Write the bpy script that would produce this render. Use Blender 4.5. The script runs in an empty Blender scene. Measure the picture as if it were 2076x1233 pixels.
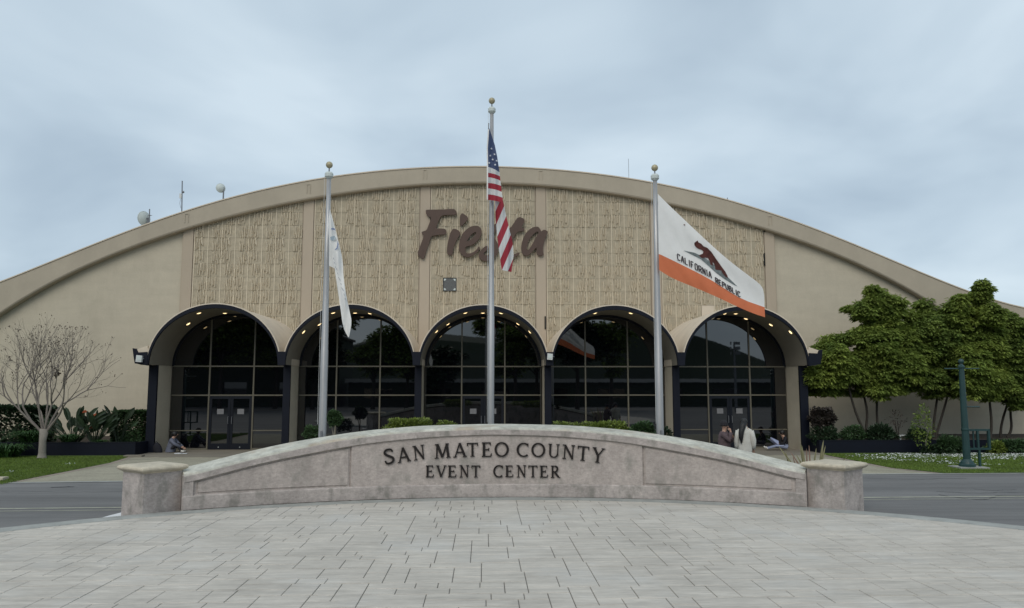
import bpy, bmesh, math, random
import numpy as np
from mathutils import Vector, Matrix, Euler
from mathutils.geometry import interpolate_bezier

R = math.radians
SC = bpy.context.scene
COL = SC.collection

# ------------------------------------------------------------------ camera, light, exposure
FPX = 1560.0
PITCH, YAW, EYE = R(6.13), R(2.13), 2.46
cam = bpy.data.cameras.new("camera")
camo = bpy.data.objects.new("camera", cam); COL.objects.link(camo)
camo.location = (0, 0, EYE)
camo.rotation_euler = (R(90) + PITCH, 0, -YAW)
cam.sensor_width = 36.0
cam.lens = 36.0 * FPX / 2076.0
cam.clip_start = 0.1; cam.clip_end = 3000
SC.camera = camo
SC.render.resolution_x = 1024; SC.render.resolution_y = 608

SUN_EL, SUN_AZ = 43.0, 197.0       # soft overcast sun, behind and slightly left of the viewer
W_ = bpy.data.worlds.new("World"); SC.world = W_; W_.use_nodes = True
nt = W_.node_tree; nt.nodes.clear()
def N(t, **k):
    n = nt.nodes.new(t)
    for a, b in k.items(): setattr(n, a, b)
    return n
L_ = nt.links.new
out = N('ShaderNodeOutputWorld')
sky = N('ShaderNodeTexSky'); sky.sky_type = 'NISHITA'; sky.sun_disc = False
sky.sun_elevation = R(SUN_EL); sky.sun_rotation = R(SUN_AZ)
bg1 = N('ShaderNodeBackground'); bg1.inputs[1].default_value = 0.10
L_(sky.outputs[0], bg1.inputs[0])
tc = N('ShaderNodeTexCoord')
sep = N('ShaderNodeSeparateXYZ'); L_(tc.outputs['Generated'], sep.inputs[0])
mz = N('ShaderNodeMath', operation='ABSOLUTE'); L_(sep.outputs[2], mz.inputs[0])
az = N('ShaderNodeMath', operation='ADD'); L_(mz.outputs[0], az.inputs[0]); az.inputs[1].default_value = 0.35
dx = N('ShaderNodeMath', operation='DIVIDE'); L_(sep.outputs[0], dx.inputs[0]); L_(az.outputs[0], dx.inputs[1])
dy = N('ShaderNodeMath', operation='DIVIDE'); L_(sep.outputs[1], dy.inputs[0]); L_(az.outputs[0], dy.inputs[1])
cmb = N('ShaderNodeCombineXYZ'); L_(dx.outputs[0], cmb.inputs[0]); L_(dy.outputs[0], cmb.inputs[1])
cmb.inputs[2].default_value = 3.7
n1 = N('ShaderNodeTexNoise'); n1.inputs['Scale'].default_value = 1.9; n1.inputs['Detail'].default_value = 4.5
n1.inputs['Roughness'].default_value = 0.48; n1.inputs['Distortion'].default_value = 0.35
L_(cmb.outputs[0], n1.inputs['Vector'])
rp = N('ShaderNodeValToRGB')
e = rp.color_ramp.elements
e[0].position = 0.32; e[0].color = (0.45, 0.56, 0.665, 1)
e[1].position = 0.67; e[1].color = (0.69, 0.81, 0.90, 1)
m_ = rp.color_ramp.elements.new(0.48); m_.color = (0.565, 0.685, 0.785, 1)
L_(n1.outputs[0], rp.inputs[0])
bg2 = N('ShaderNodeBackground'); bg2.inputs[1].default_value = 1.0
L_(rp.outputs[0], bg2.inputs[0])
mx = N('ShaderNodeMixShader'); mx.inputs[0].default_value = 0.9
L_(bg1.outputs[0], mx.inputs[1]); L_(bg2.outputs[0], mx.inputs[2]); L_(mx.outputs[0], out.inputs[0])

sl = bpy.data.lights.new("sun", 'SUN'); sl.energy = 1.5; sl.angle = R(40); sl.color = (1.0, 0.94, 0.84)
slo = bpy.data.objects.new("sun", sl); COL.objects.link(slo)
slo.rotation_euler = (R(90 - SUN_EL), 0, R(180 - SUN_AZ))
SC.view_settings.view_transform = 'Standard'
SC.view_settings.look = 'None'
SC.view_settings.exposure = 0.0
SC.view_settings.gamma = 1.0
SC.view_settings.use_curve_mapping = False
SC.render.engine = 'CYCLES'

# ------------------------------------------------------------------ measuring the place from the viewpoint
_f = np.array([math.sin(YAW)*math.cos(PITCH), math.cos(YAW)*math.cos(PITCH), math.sin(PITCH)])
_r = np.array([math.cos(YAW), -math.sin(YAW), 0.0]); _u = np.cross(_r, _f)
def _ray(x, y): return _f + _r*(x-1038)/FPX + _u*(616.5-y)/FPX
def W(x, y, Y):
    d = _ray(x, y); t = Y/d[1]
    return float(d[0]*t), float(d[2]*t+EYE)
def W3(x, y, Y):
    a = W(x, y, Y); return (a[0], Y, a[1])
def G(x, y, z=0.0):
    d = _ray(x, y); t = (z-EYE)/d[2]
    return float(d[0]*t), float(d[1]*t)

# ------------------------------------------------------------------ materials
MATS = {}
def mat(name, col, rough=0.7, var=0.12, scale=3.0, stretch=(1, 1, 1), bump=0.0, bscale=40.0, metal=0.0,
        spec=0.5, island=0.0, col2=None, emit=None, ior=None, fine=0.0, stain=None, stain_scale=1.2, stain_amt=0.5,
        bstretch=(1, 1, 1), trans=0.0, mott=None):
    m = bpy.data.materials.new(name); m.use_nodes = True
    t = m.node_tree; b = t.nodes['Principled BSDF']; ln = t.links.new
    b.inputs['Roughness'].default_value = rough
    b.inputs['Metallic'].default_value = metal
    b.inputs['Specular IOR Level'].default_value = spec
    if ior: b.inputs['IOR'].default_value = ior
    geo = t.nodes.new('ShaderNodeNewGeometry')
    def noise(sc, st, det=5.0):
        mp = t.nodes.new('ShaderNodeMapping'); mp.inputs['Scale'].default_value = st
        ln(geo.outputs['Position'], mp.inputs[0])
        n = t.nodes.new('ShaderNodeTexNoise'); n.inputs['Scale'].default_value = sc
        n.inputs['Detail'].default_value = det; n.inputs['Roughness'].default_value = 0.6
        ln(mp.outputs[0], n.inputs['Vector']); return n
    c2 = col2 or tuple(c*(1-2.2*var) for c in col)
    n = noise(scale, stretch)
    mr = t.nodes.new('ShaderNodeMapRange'); mr.inputs[1].default_value = 0.32; mr.inputs[2].default_value = 0.68
    ln(n.outputs[0], mr.inputs[0])
    mix = t.nodes.new('ShaderNodeMix'); mix.data_type = 'RGBA'
    ln(mr.outputs[0], mix.inputs[0])
    mix.inputs[6].default_value = (*c2, 1); mix.inputs[7].default_value = (*col, 1)
    cur = mix.outputs[2]
    def mul(cur, val_socket, lo, hi):
        r2 = t.nodes.new('ShaderNodeMapRange'); r2.inputs[3].default_value = lo; r2.inputs[4].default_value = hi
        ln(val_socket, r2.inputs[0])
        h = t.nodes.new('ShaderNodeVectorMath'); h.operation = 'SCALE'
        ln(cur, h.inputs[0]); ln(r2.outputs[0], h.inputs['Scale']); return h.outputs[0]
    if island: cur = mul(cur, geo.outputs['Random Per Island'], 1-island, 1+island)
    for (ms_, mst, amt) in (mott or []):
        nm = noise(ms_, mst, 10.0); nm.inputs['Roughness'].default_value = 0.72
        r4 = t.nodes.new('ShaderNodeMapRange'); r4.inputs[1].default_value = 0.36; r4.inputs[2].default_value = 0.64
        ln(nm.outputs[0], r4.inputs[0]); cur = mul(cur, r4.outputs[0], 1-amt, 1+amt*.8)
    if fine:
        nf = noise(bscale, bstretch, 3.0); cur = mul(cur, nf.outputs[0], 1-fine, 1+fine)
    if stain:
        ns = noise(stain_scale, (1, 1, 0.6), 8.0)
        r3 = t.nodes.new('ShaderNodeMapRange'); r3.inputs[1].default_value = 0.52; r3.inputs[2].default_value = 0.66
        r3.inputs[4].default_value = stain_amt
        ln(ns.outputs[0], r3.inputs[0])
        m3 = t.nodes.new('ShaderNodeMix'); m3.data_type = 'RGBA'
        ln(r3.outputs[0], m3.inputs[0]); ln(cur, m3.inputs[6]); m3.inputs[7].default_value = (*stain, 1)
        cur = m3.outputs[2]
    ln(cur, b.inputs['Base Color'])
    if bump:
        nb = noise(bscale, bstretch, 4.0)
        bp = t.nodes.new('ShaderNodeBump'); bp.inputs['Strength'].default_value = bump; bp.inputs['Distance'].default_value = 0.02
        ln(nb.outputs[0], bp.inputs['Height']); ln(bp.outputs[0], b.inputs['Normal'])
    if emit:
        b.inputs['Emission Color'].default_value = (*emit[0], 1); b.inputs['Emission Strength'].default_value = emit[1]
    if trans:
        tl = t.nodes.new('ShaderNodeBsdfTranslucent'); ln(cur, tl.inputs[0])
        ms = t.nodes.new('ShaderNodeMixShader'); ms.inputs[0].default_value = trans
        ln(b.outputs[0], ms.inputs[1]); ln(tl.outputs[0], ms.inputs[2])
        ln(ms.outputs[0], t.nodes['Material Output'].inputs[0])
    MATS[name] = m; return m

wall_m = mat('facade_paint', (0.50, 0.443, 0.345), 0.85, 0.035, 0.8, (0.6, 1, 3.0), bump=0.25, bscale=14, fine=0.05, stain=(0.32, 0.28, 0.215), stain_scale=0.35, stain_amt=0.35, mott=[(1.3, (1, 1, 1), .035), (5, (1, 1, .25), .025)])
band_m = mat('roof_band_paint', (0.42, 0.365, 0.285), 0.85, 0.05, 0.6, bump=0.15, bscale=12, fine=0.04, mott=[(1.6, (1, 1, .5), .04)])
pil_m = mat('pilaster_paint', (0.44, 0.365, 0.28), 0.85, 0.04, 1.2, (1, 1, 0.3), bump=0.15, bscale=20)
tile_m = mat('cast_tile_shaded', (0.445, 0.385, 0.285), 0.9, 0.08, 2.5, bump=0.55, bscale=45, fine=0.12, island=0.04, mott=[(7, (1, 1, 1), .14)])  # tile ground made darker: shade between the ribs put into the colour
rib_m = mat('cast_rib_lit', (0.66, 0.575, 0.44), 0.85, 0.06, 4.0, bump=0.2, bscale=40)  # same cast tile in a lighter tone: light on the ribs painted in
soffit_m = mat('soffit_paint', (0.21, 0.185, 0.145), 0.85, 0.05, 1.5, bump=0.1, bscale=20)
canopy_m = mat('canopy_cream_paint', (0.62, 0.53, 0.42), 0.7, 0.04, 1.5, bump=0.1, bscale=14, stain=(0.48, 0.42, 0.34), stain_scale=1.6, stain_amt=0.35, mott=[(2.2, (1, 1, 1), .05)])
navy_m = mat('navy_paint', (0.003, 0.005, 0.013), 0.55, 0.1, 3.0, bump=0.08, bscale=15, spec=0.25)
frame_m = mat('bronze_frame', (0.135, 0.122, 0.09), 0.45, 0.06, 3.0, spec=0.5)
doorf_m = mat('dark_door_frame', (0.004, 0.006, 0.012), 0.45, 0.05, 3.0, spec=0.3)
glass_m = mat('dark_glass', (0.0025, 0.003, 0.0045), 0.015, 0.02, 1.0, ior=2.1, spec=0.5, bump=0.012, bscale=0.9)
steel_m = mat('brushed_pole_metal', (0.41, 0.41, 0.415), 0.42, 0.10, 2.0, (1, 1, 0.3), metal=0.45, bump=0.03, bscale=60)
ball_m = mat('finial_gilt', (0.42, 0.37, 0.24), 0.5, 0.08, 9.0, metal=0.2)
metal_m = mat('grey_metal', (0.22, 0.23, 0.25), 0.5, 0.1, 4.0, metal=0.5)
dish_m = mat('dish_white', (0.55, 0.60, 0.58), 0.6, 0.04, 4.0)
vent_m = mat('vent_metal', (0.125, 0.13, 0.13), 0.6, 0.2, 16.0, metal=0.1)
black_m = mat('black_gap', (0.01, 0.01, 0.01), 0.9, 0.1, 4.0)
brown_m = mat('brown_sign_face', (0.078, 0.044, 0.031), 0.6, 0.06, 3.0, bump=0.04, bscale=18)
letter_m = mat('dark_bronze_letter', (0.016, 0.012, 0.011), 0.45, 0.1, 6.0, metal=0.3)
stone_m = mat('sign_concrete', (0.45, 0.40, 0.375), 0.9, 0.10, 1.3, (1, 1, 0.8), bump=0.30, bscale=26, fine=0.10,
              stain=(0.17, 0.165, 0.145), stain_scale=2.8, stain_amt=0.72, mott=[(7, (1, 1, 1), .13), (1.3, (1, 1, .5), .07), (26, (.5, .5, 1), .16)])
stone2_m = mat('sign_panel_concrete', (0.455, 0.40, 0.37), 0.9, 0.10, 1.1, (1, 1, 0.7), bump=0.3, bscale=26, fine=0.10,
              stain=(0.215, 0.21, 0.185), stain_scale=2.4, stain_amt=0.62, mott=[(7, (1, 1, .8), .12), (1.5, (1, 1, .35), .08), (24, (.5, .5, 1), .15)])
cope_m = mat('coping_concrete', (0.53, 0.52, 0.455), 0.9, 0.10, 2.2, bump=0.25, bscale=30, fine=0.10,
              stain=(0.36, 0.27, 0.19), stain_scale=1.1, stain_amt=0.6, mott=[(5, (1, 1, 1), .22), (1.2, (1, 1, 1), .12)])
cap_m = mat('pier_cap_stone', (0.54, 0.48, 0.375), 0.85, 0.07, 3.0, bump=0.2, bscale=30, fine=0.06, stain=(0.26, 0.235, 0.19), stain_scale=3.0, stain_amt=0.4, mott=[(6, (1, 1, 1), .12)])
slab_m = mat('stamped_paving', (0.515, 0.474, 0.418), 0.85, 0.075, 1.6, (0.35, 2.2, 1), bump=0.45, bscale=7, bstretch=(0.45, 3.2, 1), fine=0.16, island=0.04,
             stain=(0.50, 0.495, 0.475), stain_scale=0.55, stain_amt=0.35, mott=[(2.6, (.35, 3.2, 1), .15), (.6, (1, 1, 1), .09), (9, (.5, 4, 1), .13)])
grout_m = mat('paving_joint', (0.18, 0.17, 0.155), 0.95, 0.1, 5.0)
kerb_m = mat('kerb_concrete', (0.33, 0.335, 0.315), 0.9, 0.08, 1.5, bump=0.2, bscale=30, fine=0.08, mott=[(3, (1, 1, 1), .12)])
asph_m = mat('asphalt', (0.180, 0.177, 0.175), 0.9, 0.14, 0.35, (0.25, 1.8, 1), bump=0.35, bscale=70, fine=0.22, bstretch=(0.6, 1.4, 1), stain=(0.12, 0.12, 0.12), stain_scale=0.5, stain_amt=0.5, mott=[(2.0, (.10, 2.6, 1), .16), (.4, (.3, 1, 1), .12)])
aggr_m = mat('exposed_aggregate', (0.345, 0.32, 0.245), 0.95, 0.10, 1.0, bump=0.6, bscale=28, fine=0.45, mott=[(9, (1, 1, 1), .15), (.5, (.4, 2, 1), .10)])
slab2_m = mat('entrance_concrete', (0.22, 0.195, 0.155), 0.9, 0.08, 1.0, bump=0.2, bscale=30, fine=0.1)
edge_m = mat('path_edging', (0.32, 0.265, 0.22), 0.9, 0.1, 1.0, bump=0.3, bscale=30, fine=0.2)
line_m = mat('road_paint', (0.46, 0.46, 0.36), 0.8, 0.15, 3.0, fine=0.2, bscale=30)
whitep_m = mat('white_kerb_paint', (0.72, 0.73, 0.74), 0.8, 0.08, 3.0)
tar_m = mat('tar_crack', (0.02, 0.021, 0.024), 0.7, 0.1, 3.0)
lawn_m = mat('lawn_soil_green', (0.085, 0.135, 0.022), 0.95, 0.18, 1.2, bump=0.6, bscale=60, fine=0.35)
grass_m = mat('grass_blade', (0.135, 0.205, 0.030), 0.8, 0.14, 0.9, island=0.35, trans=0.2)
petal_m = mat('fallen_petals', (0.68, 0.70, 0.68), 0.8, 0.08, 6.0, island=0.15)
soil_m = mat('mulch', (0.045, 0.032, 0.022), 0.95, 0.2, 8.0, bump=0.6, bscale=50)
bark_m = mat('grey_bark', (0.27, 0.245, 0.21), 0.9, 0.14, 5.0, (1, 1, 0.3), bump=0.4, bscale=40, fine=0.15)
twig_m = mat('twig_bark', (0.225, 0.195, 0.17), 0.9, 0.12, 5.0)
pod_m = mat('dry_seed_pod', (0.07, 0.048, 0.038), 0.9, 0.15, 9.0, island=0.3)
dbark_m = mat('dark_bark', (0.045, 0.037, 0.029), 0.9, 0.15, 6.0, (1, 1, 0.3), bump=0.4, bscale=40)
leafA_m = mat('broad_leaf_green', (0.29, 0.355, 0.078), 0.75, 0.0, 1.3, spec=0.2, col2=(0.145, 0.210, 0.048), island=0.3, trans=0.35)
leafB_m = mat('broad_leaf_deep', (0.215, 0.28, 0.064), 0.75, 0.0, 1.3, spec=0.2, col2=(0.100, 0.155, 0.038), island=0.3, trans=0.3)
hedge_m = mat('hedge_leaf', (0.028, 0.058, 0.024), 0.6, 0.15, 2.0, island=0.45, trans=0.15)
topi_m = mat('topiary_leaf', (0.05, 0.10, 0.035), 0.6, 0.15, 2.0, island=0.4, trans=0.15)
lime_m = mat('lime_shrub_leaf', (0.19, 0.245, 0.045), 0.6, 0.12, 3.0, island=0.35, trans=0.25)
aga_m = mat('strap_leaf', (0.055, 0.125, 0.035), 0.5, 0.15, 3.0, island=0.4, trans=0.2)
para_m = mat('paddle_leaf', (0.030, 0.052, 0.024), 0.45, 0.15, 3.0, island=0.35, trans=0.1)
phor_m = mat('sword_leaf_tan', (0.32, 0.30, 0.17), 0.6, 0.12, 4.0, island=0.3, trans=0.15)
phor2_m = mat('sword_leaf_pink', (0.34, 0.22, 0.17), 0.6, 0.12, 4.0, island=0.2)
purple_m = mat('dark_red_leaf', (0.040, 0.030, 0.024), 0.6, 0.2, 3.0, island=0.4)
flower_m = mat('orange_bloom', (0.42, 0.09, 0.03), 0.6, 0.1, 3.0)
teal_m = mat('green_post_paint', (0.014, 0.050, 0.050), 0.45, 0.12, 4.0, bump=0.08, bscale=20)
skin_m = mat('skin', (0.42, 0.25, 0.18), 0.6, 0.05, 8.0)
hair_m = mat('black_hair', (0.008, 0.007, 0.007), 0.5, 0.1, 20.0, bump=0.4, bscale=80)
purplej_m = mat('plum_jacket', (0.115, 0.078, 0.084), 0.85, 0.15, 9.0, bump=0.4, bscale=25, fine=0.2)
beanie_m = mat('charcoal_knit', (0.022, 0.020, 0.024), 0.95, 0.1, 30.0, bump=0.4, bscale=60)
whitej_m = mat('cream_coat', (0.62, 0.60, 0.54), 0.85, 0.08, 6.0, bump=0.4, bscale=16, fine=0.06)
dark_m = mat('black_trousers', (0.014, 0.014, 0.018), 0.9, 0.1, 6.0)
darkj_m = mat('dark_jacket', (0.010, 0.010, 0.016), 0.9, 0.1, 6.0)
jean_m = mat('pale_jeans', (0.25, 0.28, 0.38), 0.9, 0.1, 6.0)
grayj_m = mat('blue_grey_jacket', (0.125, 0.135, 0.18), 0.9, 0.12, 8.0, bump=0.2, bscale=20)
shoe_m = mat('white_shoe', (0.62, 0.60, 0.56), 0.7, 0.06, 8.0)
paper_m = mat('paper', (0.62, 0.64, 0.68), 0.8, 0.03, 9.0)
notice_m = mat('taped_notice', (0.20, 0.20, 0.21), 0.7, 0.08, 30.0, fine=0.15, bscale=90)
bluep_m = mat('open_magazine', (0.42, 0.47, 0.68), 0.8, 0.08, 12.0)
lamp_m = mat('lamp_lens', (0.8, 0.7, 0.5), 0.5, 0.0, 1.0, emit=((1.0, 0.72, 0.36), 2.3))
lampd_m = mat('lamp_lens_dim', (0.5, 0.45, 0.35), 0.5, 0.0, 1.0, emit=((1.0, 0.78, 0.5), 0.22))
ring_m = mat('lamp_trim', (0.45, 0.38, 0.26), 0.5, 0.05, 5.0)
flood_m = mat('floodlight_housing', (0.62, 0.63, 0.62), 0.6, 0.05, 8.0)
flagw_m = mat('flag_white', (0.86, 0.85, 0.83), 0.85, 0.03, 3.0, bump=0.12, bscale=12, trans=0.25)
flago_m = mat('flag_red_band', (0.70, 0.20, 0.09), 0.85, 0.05, 3.0, trans=0.25)
bear_m = mat('flag_bear_brown', (0.105, 0.028, 0.022), 0.85, 0.25, 9.0)
gpatch_m = mat('flag_grass_patch', (0.20, 0.235, 0.24), 0.85, 0.25, 14.0)
ftext_m = mat('flag_lettering', (0.035, 0.025, 0.03), 0.85, 0.1, 9.0)
fblue_m = mat('flag_emblem_blue', (0.20, 0.25, 0.42), 0.85, 0.1, 9.0)
fpale_m = mat('flag_emblem_pale', (0.42, 0.50, 0.56), 0.85, 0.1, 9.0)
fgrey_m = mat('flag_emblem_grey', (0.38, 0.40, 0.43), 0.85, 0.1, 9.0)
star_m = mat('flag_star', (0.62, 0.64, 0.68), 0.85, 0.03, 3.0)
bldg_m = mat('far_wall_white', (0.50, 0.50, 0.49), 0.8, 0.06, 1.0)
hill_m = mat('hill_green', (0.035, 0.05, 0.03), 0.95, 0.2, 0.02)
far_m = mat('far_ground', (0.06, 0.06, 0.055), 0.95, 0.1, 0.1)

def us_flag_mat():
    m = bpy.data.materials.new('striped_flag_cloth'); m.use_nodes = True
    t = m.node_tree; b = t.nodes['Principled BSDF']; ln = t.links.new
    b.inputs['Roughness'].default_value = 0.85
    uv = t.nodes.new('ShaderNodeUVMap'); s = t.nodes.new('ShaderNodeSeparateXYZ'); ln(uv.outputs[0], s.inputs[0])
    def M(op, a, bv):
        n = t.nodes.new('ShaderNodeMath'); n.operation = op
        for i, v in enumerate((a, bv)):
            if v is None: continue
            if isinstance(v, (int, float)): n.inputs[i].default_value = v
            else: ln(v, n.inputs[i])
        return n.outputs[0]
    k = M('MULTIPLY', s.outputs[1], 13.0)
    fl = M('FLOOR', k, None); md = M('MODULO', M('ADD', fl, 26.0), 2.0)     # 0 red, 1 white
    mixa = t.nodes.new('ShaderNodeMix'); mixa.data_type = 'RGBA'
    mixa.inputs[6].default_value = (0.33, 0.030, 0.048, 1); mixa.inputs[7].default_value = (0.62, 0.63, 0.63, 1); ln(md, mixa.inputs[0])
    can = M('MULTIPLY', M('GREATER_THAN', s.outputs[1], 6/13.0), M('LESS_THAN', s.outputs[0], 0.4))
    mixb = t.nodes.new('ShaderNodeMix'); mixb.data_type = 'RGBA'
    ln(can, mixb.inputs[0]); ln(mixa.outputs[2], mixb.inputs[6]); mixb.inputs[7].default_value = (0.06, 0.085, 0.17, 1)
    ln(mixb.outputs[2], b.inputs['Base Color'])
    tl = t.nodes.new('ShaderNodeBsdfTranslucent'); ln(mixb.outputs[2], tl.inputs[0])
    ms = t.nodes.new('ShaderNodeMixShader'); ms.inputs[0].default_value = 0.2
    ln(b.outputs[0], ms.inputs[1]); ln(tl.outputs[0], ms.inputs[2]); ln(ms.outputs[0], t.nodes['Material Output'].inputs[0])
    return m
usflag_m = us_flag_mat()

# ------------------------------------------------------------------ builders
class MB:
    def __init__(s): s.v = []; s.f = []; s.m = []
    def add(s, vs, fs, mi=0):
        o = len(s.v); s.v += [tuple(map(float, v)) for v in vs]
        s.f += [tuple(i+o for i in f) for f in fs]; s.m += [mi]*len(fs); return s
    def box(s, x0, x1, y0, y1, z0, z1, mi=0):
        v = [(x0,y0,z0),(x1,y0,z0),(x1,y1,z0),(x0,y1,z0),(x0,y0,z1),(x1,y0,z1),(x1,y1,z1),(x0,y1,z1)]
        return s.add(v, [(0,3,2,1),(4,5,6,7),(0,1,5,4),(1,2,6,5),(2,3,7,6),(3,0,4,7)], mi)
    def prism(s, poly, axis, a, b, mi=0):
        """poly of 2D points extruded along axis ('y': points are (x,z); 'z': points are (x,y))"""
        ar = sum(poly[i][0]*poly[(i+1) % len(poly)][1]-poly[(i+1) % len(poly)][0]*poly[i][1] for i in range(len(poly)))
        if ar < 0: poly = poly[::-1]
        n = len(poly)
        P = (lambda p, t: (p[0], t, p[1])) if axis == 'y' else (lambda p, t: (p[0], p[1], t))
        v = [P(p, a) for p in poly]+[P(p, b) for p in poly]
        fs = [tuple(range(n)), tuple(range(2*n-1, n-1, -1))]
        fs += [(i, n+i, n+(i+1) % n, (i+1) % n) for i in range(n)]
        if axis == 'z': fs = [f[::-1] for f in fs]
        return s.add(v, fs, mi)
    def tube(s, pts, rad, n=6, mi=0, cap=True):
        pts = [Vector(p) for p in pts]
        if not hasattr(rad, '__len__'): rad = [rad]*len(pts)
        vs = []; fs = []
        t0 = (pts[1]-pts[0]).normalized(); a = t0.orthogonal().normalized()
        for i, p in enumerate(pts):
            t = (pts[min(i+1, len(pts)-1)]-pts[max(i-1, 0)]).normalized()
            a = (a-t*a.dot(t)); a = a.normalized() if a.length > 1e-6 else t.orthogonal().normalized()
            b = t.cross(a)
            for k in range(n):
                an = 2*math.pi*k/n; vs.append(p+(a*math.cos(an)+b*math.sin(an))*rad[i])
        for i in range(len(pts)-1):
            for k in range(n):
                fs.append((i*n+k, i*n+(k+1) % n, (i+1)*n+(k+1) % n, (i+1)*n+k))
        if cap: fs.append(tuple(range(n-1, -1, -1))); fs.append(tuple((len(pts)-1)*n+k for k in range(n)))
        return s.add(vs, fs, mi)
    def lathe(s, prof, cx, cy, n=24, mi=0):
        vs = []; fs = []
        for r_, z in prof:
            for k in range(n):
                a = 2*math.pi*k/n; vs.append((cx+r_*math.cos(a), cy+r_*math.sin(a), z))
        for i in range(len(prof)-1):
            for k in range(n): fs.append((i*n+k, i*n+(k+1) % n, (i+1)*n+(k+1) % n, (i+1)*n+k))
        fs.append(tuple(range(n-1, -1, -1))); fs.append(tuple((len(prof)-1)*n+k for k in range(n)))
        return s.add(vs, fs, mi)
    def ball(s, c, r_, n=12, sc=(1, 1, 1), mi=0):
        m = n//2; vs = [(c[0], c[1], c[2]-r_*sc[2])]; fs = []
        for i in range(1, m):
            ph = -math.pi/2+math.pi*i/m
            for k in range(n):
                a = 2*math.pi*k/n
                vs.append((c[0]+r_*sc[0]*math.cos(ph)*math.cos(a), c[1]+r_*sc[1]*math.cos(ph)*math.sin(a), c[2]+r_*sc[2]*math.sin(ph)))
        vs.append((c[0], c[1], c[2]+r_*sc[2])); T = len(vs)-1
        for k in range(n): fs.append((0, 1+(k+1) % n, 1+k)); fs.append((T, T-n+k, T-n+(k+1) % n))
        for i in range(m-2):
            for k in range(n): fs.append((1+i*n+k, 1+i*n+(k+1) % n, 1+(i+1)*n+(k+1) % n, 1+(i+1)*n+k))
        return s.add(vs, fs, mi)
    def mesh(s, name, mats, smooth=False):
        me = bpy.data.meshes.new(name); me.from_pydata(s.v, [], s.f)
        for m in (mats if isinstance(mats, (list, tuple)) else [mats]): me.materials.append(m)
        if any(s.m): me.polygons.foreach_set('material_index', s.m)
        if smooth: me.polygons.foreach_set('use_smooth', [True]*len(me.polygons))
        me.update(); return me
def link(name, me, parent=None, loc=None, **props):
    o = bpy.data.objects.new(name, me); COL.objects.link(o)
    if loc is not None: o.location = loc
    if parent is not None: o.parent = parent
    for k, v in props.items(): o[k] = v
    return o
def put(name, mb, mats, parent=None, smooth=False, **props):
    return link(name, mb.mesh(name, mats, smooth), parent, **props)
def thing(name, label, cat, group=None):
    o = bpy.data.objects.new(name, None); COL.objects.link(o); o['label'] = label; o['category'] = cat
    o.empty_display_size = 0.2
    if group: o['group'] = group
    return o
def rebase(root, loc):
    """put a thing's origin at its base while its parts stay where they are (parts hold place coordinates)"""
    root.location = loc
    bpy_inv = Matrix.Translation(-Vector(loc))
    for ch in root.children: ch.matrix_parent_inverse = bpy_inv
def np_mesh(name, verts, nper, mats, smooth=False, faces=None):
    """verts (M,nper,3): one polygon for each row"""
    M = verts.shape[0]; me = bpy.data.meshes.new(name)
    me.vertices.add(M*nper); me.vertices.foreach_set('co', verts.reshape(-1).astype(np.float32))
    me.loops.add(M*nper); me.loops.foreach_set('vertex_index', np.arange(M*nper, dtype=np.int32))
    me.polygons.add(M); me.polygons.foreach_set('loop_start', np.arange(0, M*nper, nper, dtype=np.int32))
    me.polygons.foreach_set('loop_total', np.full(M, nper, dtype=np.int32))
    me.materials.append(mats); me.update(calc_edges=True); me.validate(); return me
def filled(name, splines, depth, m):
    """flat shape with holes, outlines as (x,z) lists, thickness along Y, front at y=-depth"""
    cu = bpy.data.curves.new(name, 'CURVE'); cu.dimensions = '2D'; cu.fill_mode = 'BOTH'; cu.extrude = depth/2
    for sp in splines:
        s_ = cu.splines.new('POLY'); s_.points.add(len(sp)-1)
        for i, p in enumerate(sp): s_.points[i].co = (p[0], p[1], 0, 1)
        s_.use_cyclic_u = True
    o = bpy.data.objects.new(name, cu); COL.objects.link(o)
    dg = bpy.context.evaluated_depsgraph_get()
    me = bpy.data.meshes.new_from_object(o.evaluated_get(dg)); bpy.data.objects.remove(o); bpy.data.curves.remove(cu)
    me.transform(Matrix.Rotation(R(90), 4, 'X')); me.materials.clear(); me.materials.append(m); me.name = name
    return me
def chaikin(p, it=2, closed=True):
    for _ in range(it):
        q = []
        n = len(p)
        rng_ = range(n) if closed else range(n-1)
        if not closed: q.append(p[0])
        for i in rng_:
            a, b = p[i], p[(i+1) % n]
            q.append(tuple(a[k]*.75+b[k]*.25 for k in range(len(a)))); q.append(tuple(a[k]*.25+b[k]*.75 for k in range(len(a))))
        if not closed: q.append(p[-1])
        p = q
    return p
def resample(p, n):
    p = np.array(p, float); d = np.r_[0, np.cumsum(np.hypot(*np.diff(p, axis=0)[:, :2].T))]
    t = np.linspace(0, d[-1], n); return np.c_[[np.interp(t, d, p[:, k]) for k in range(p.shape[1])]].T

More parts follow.
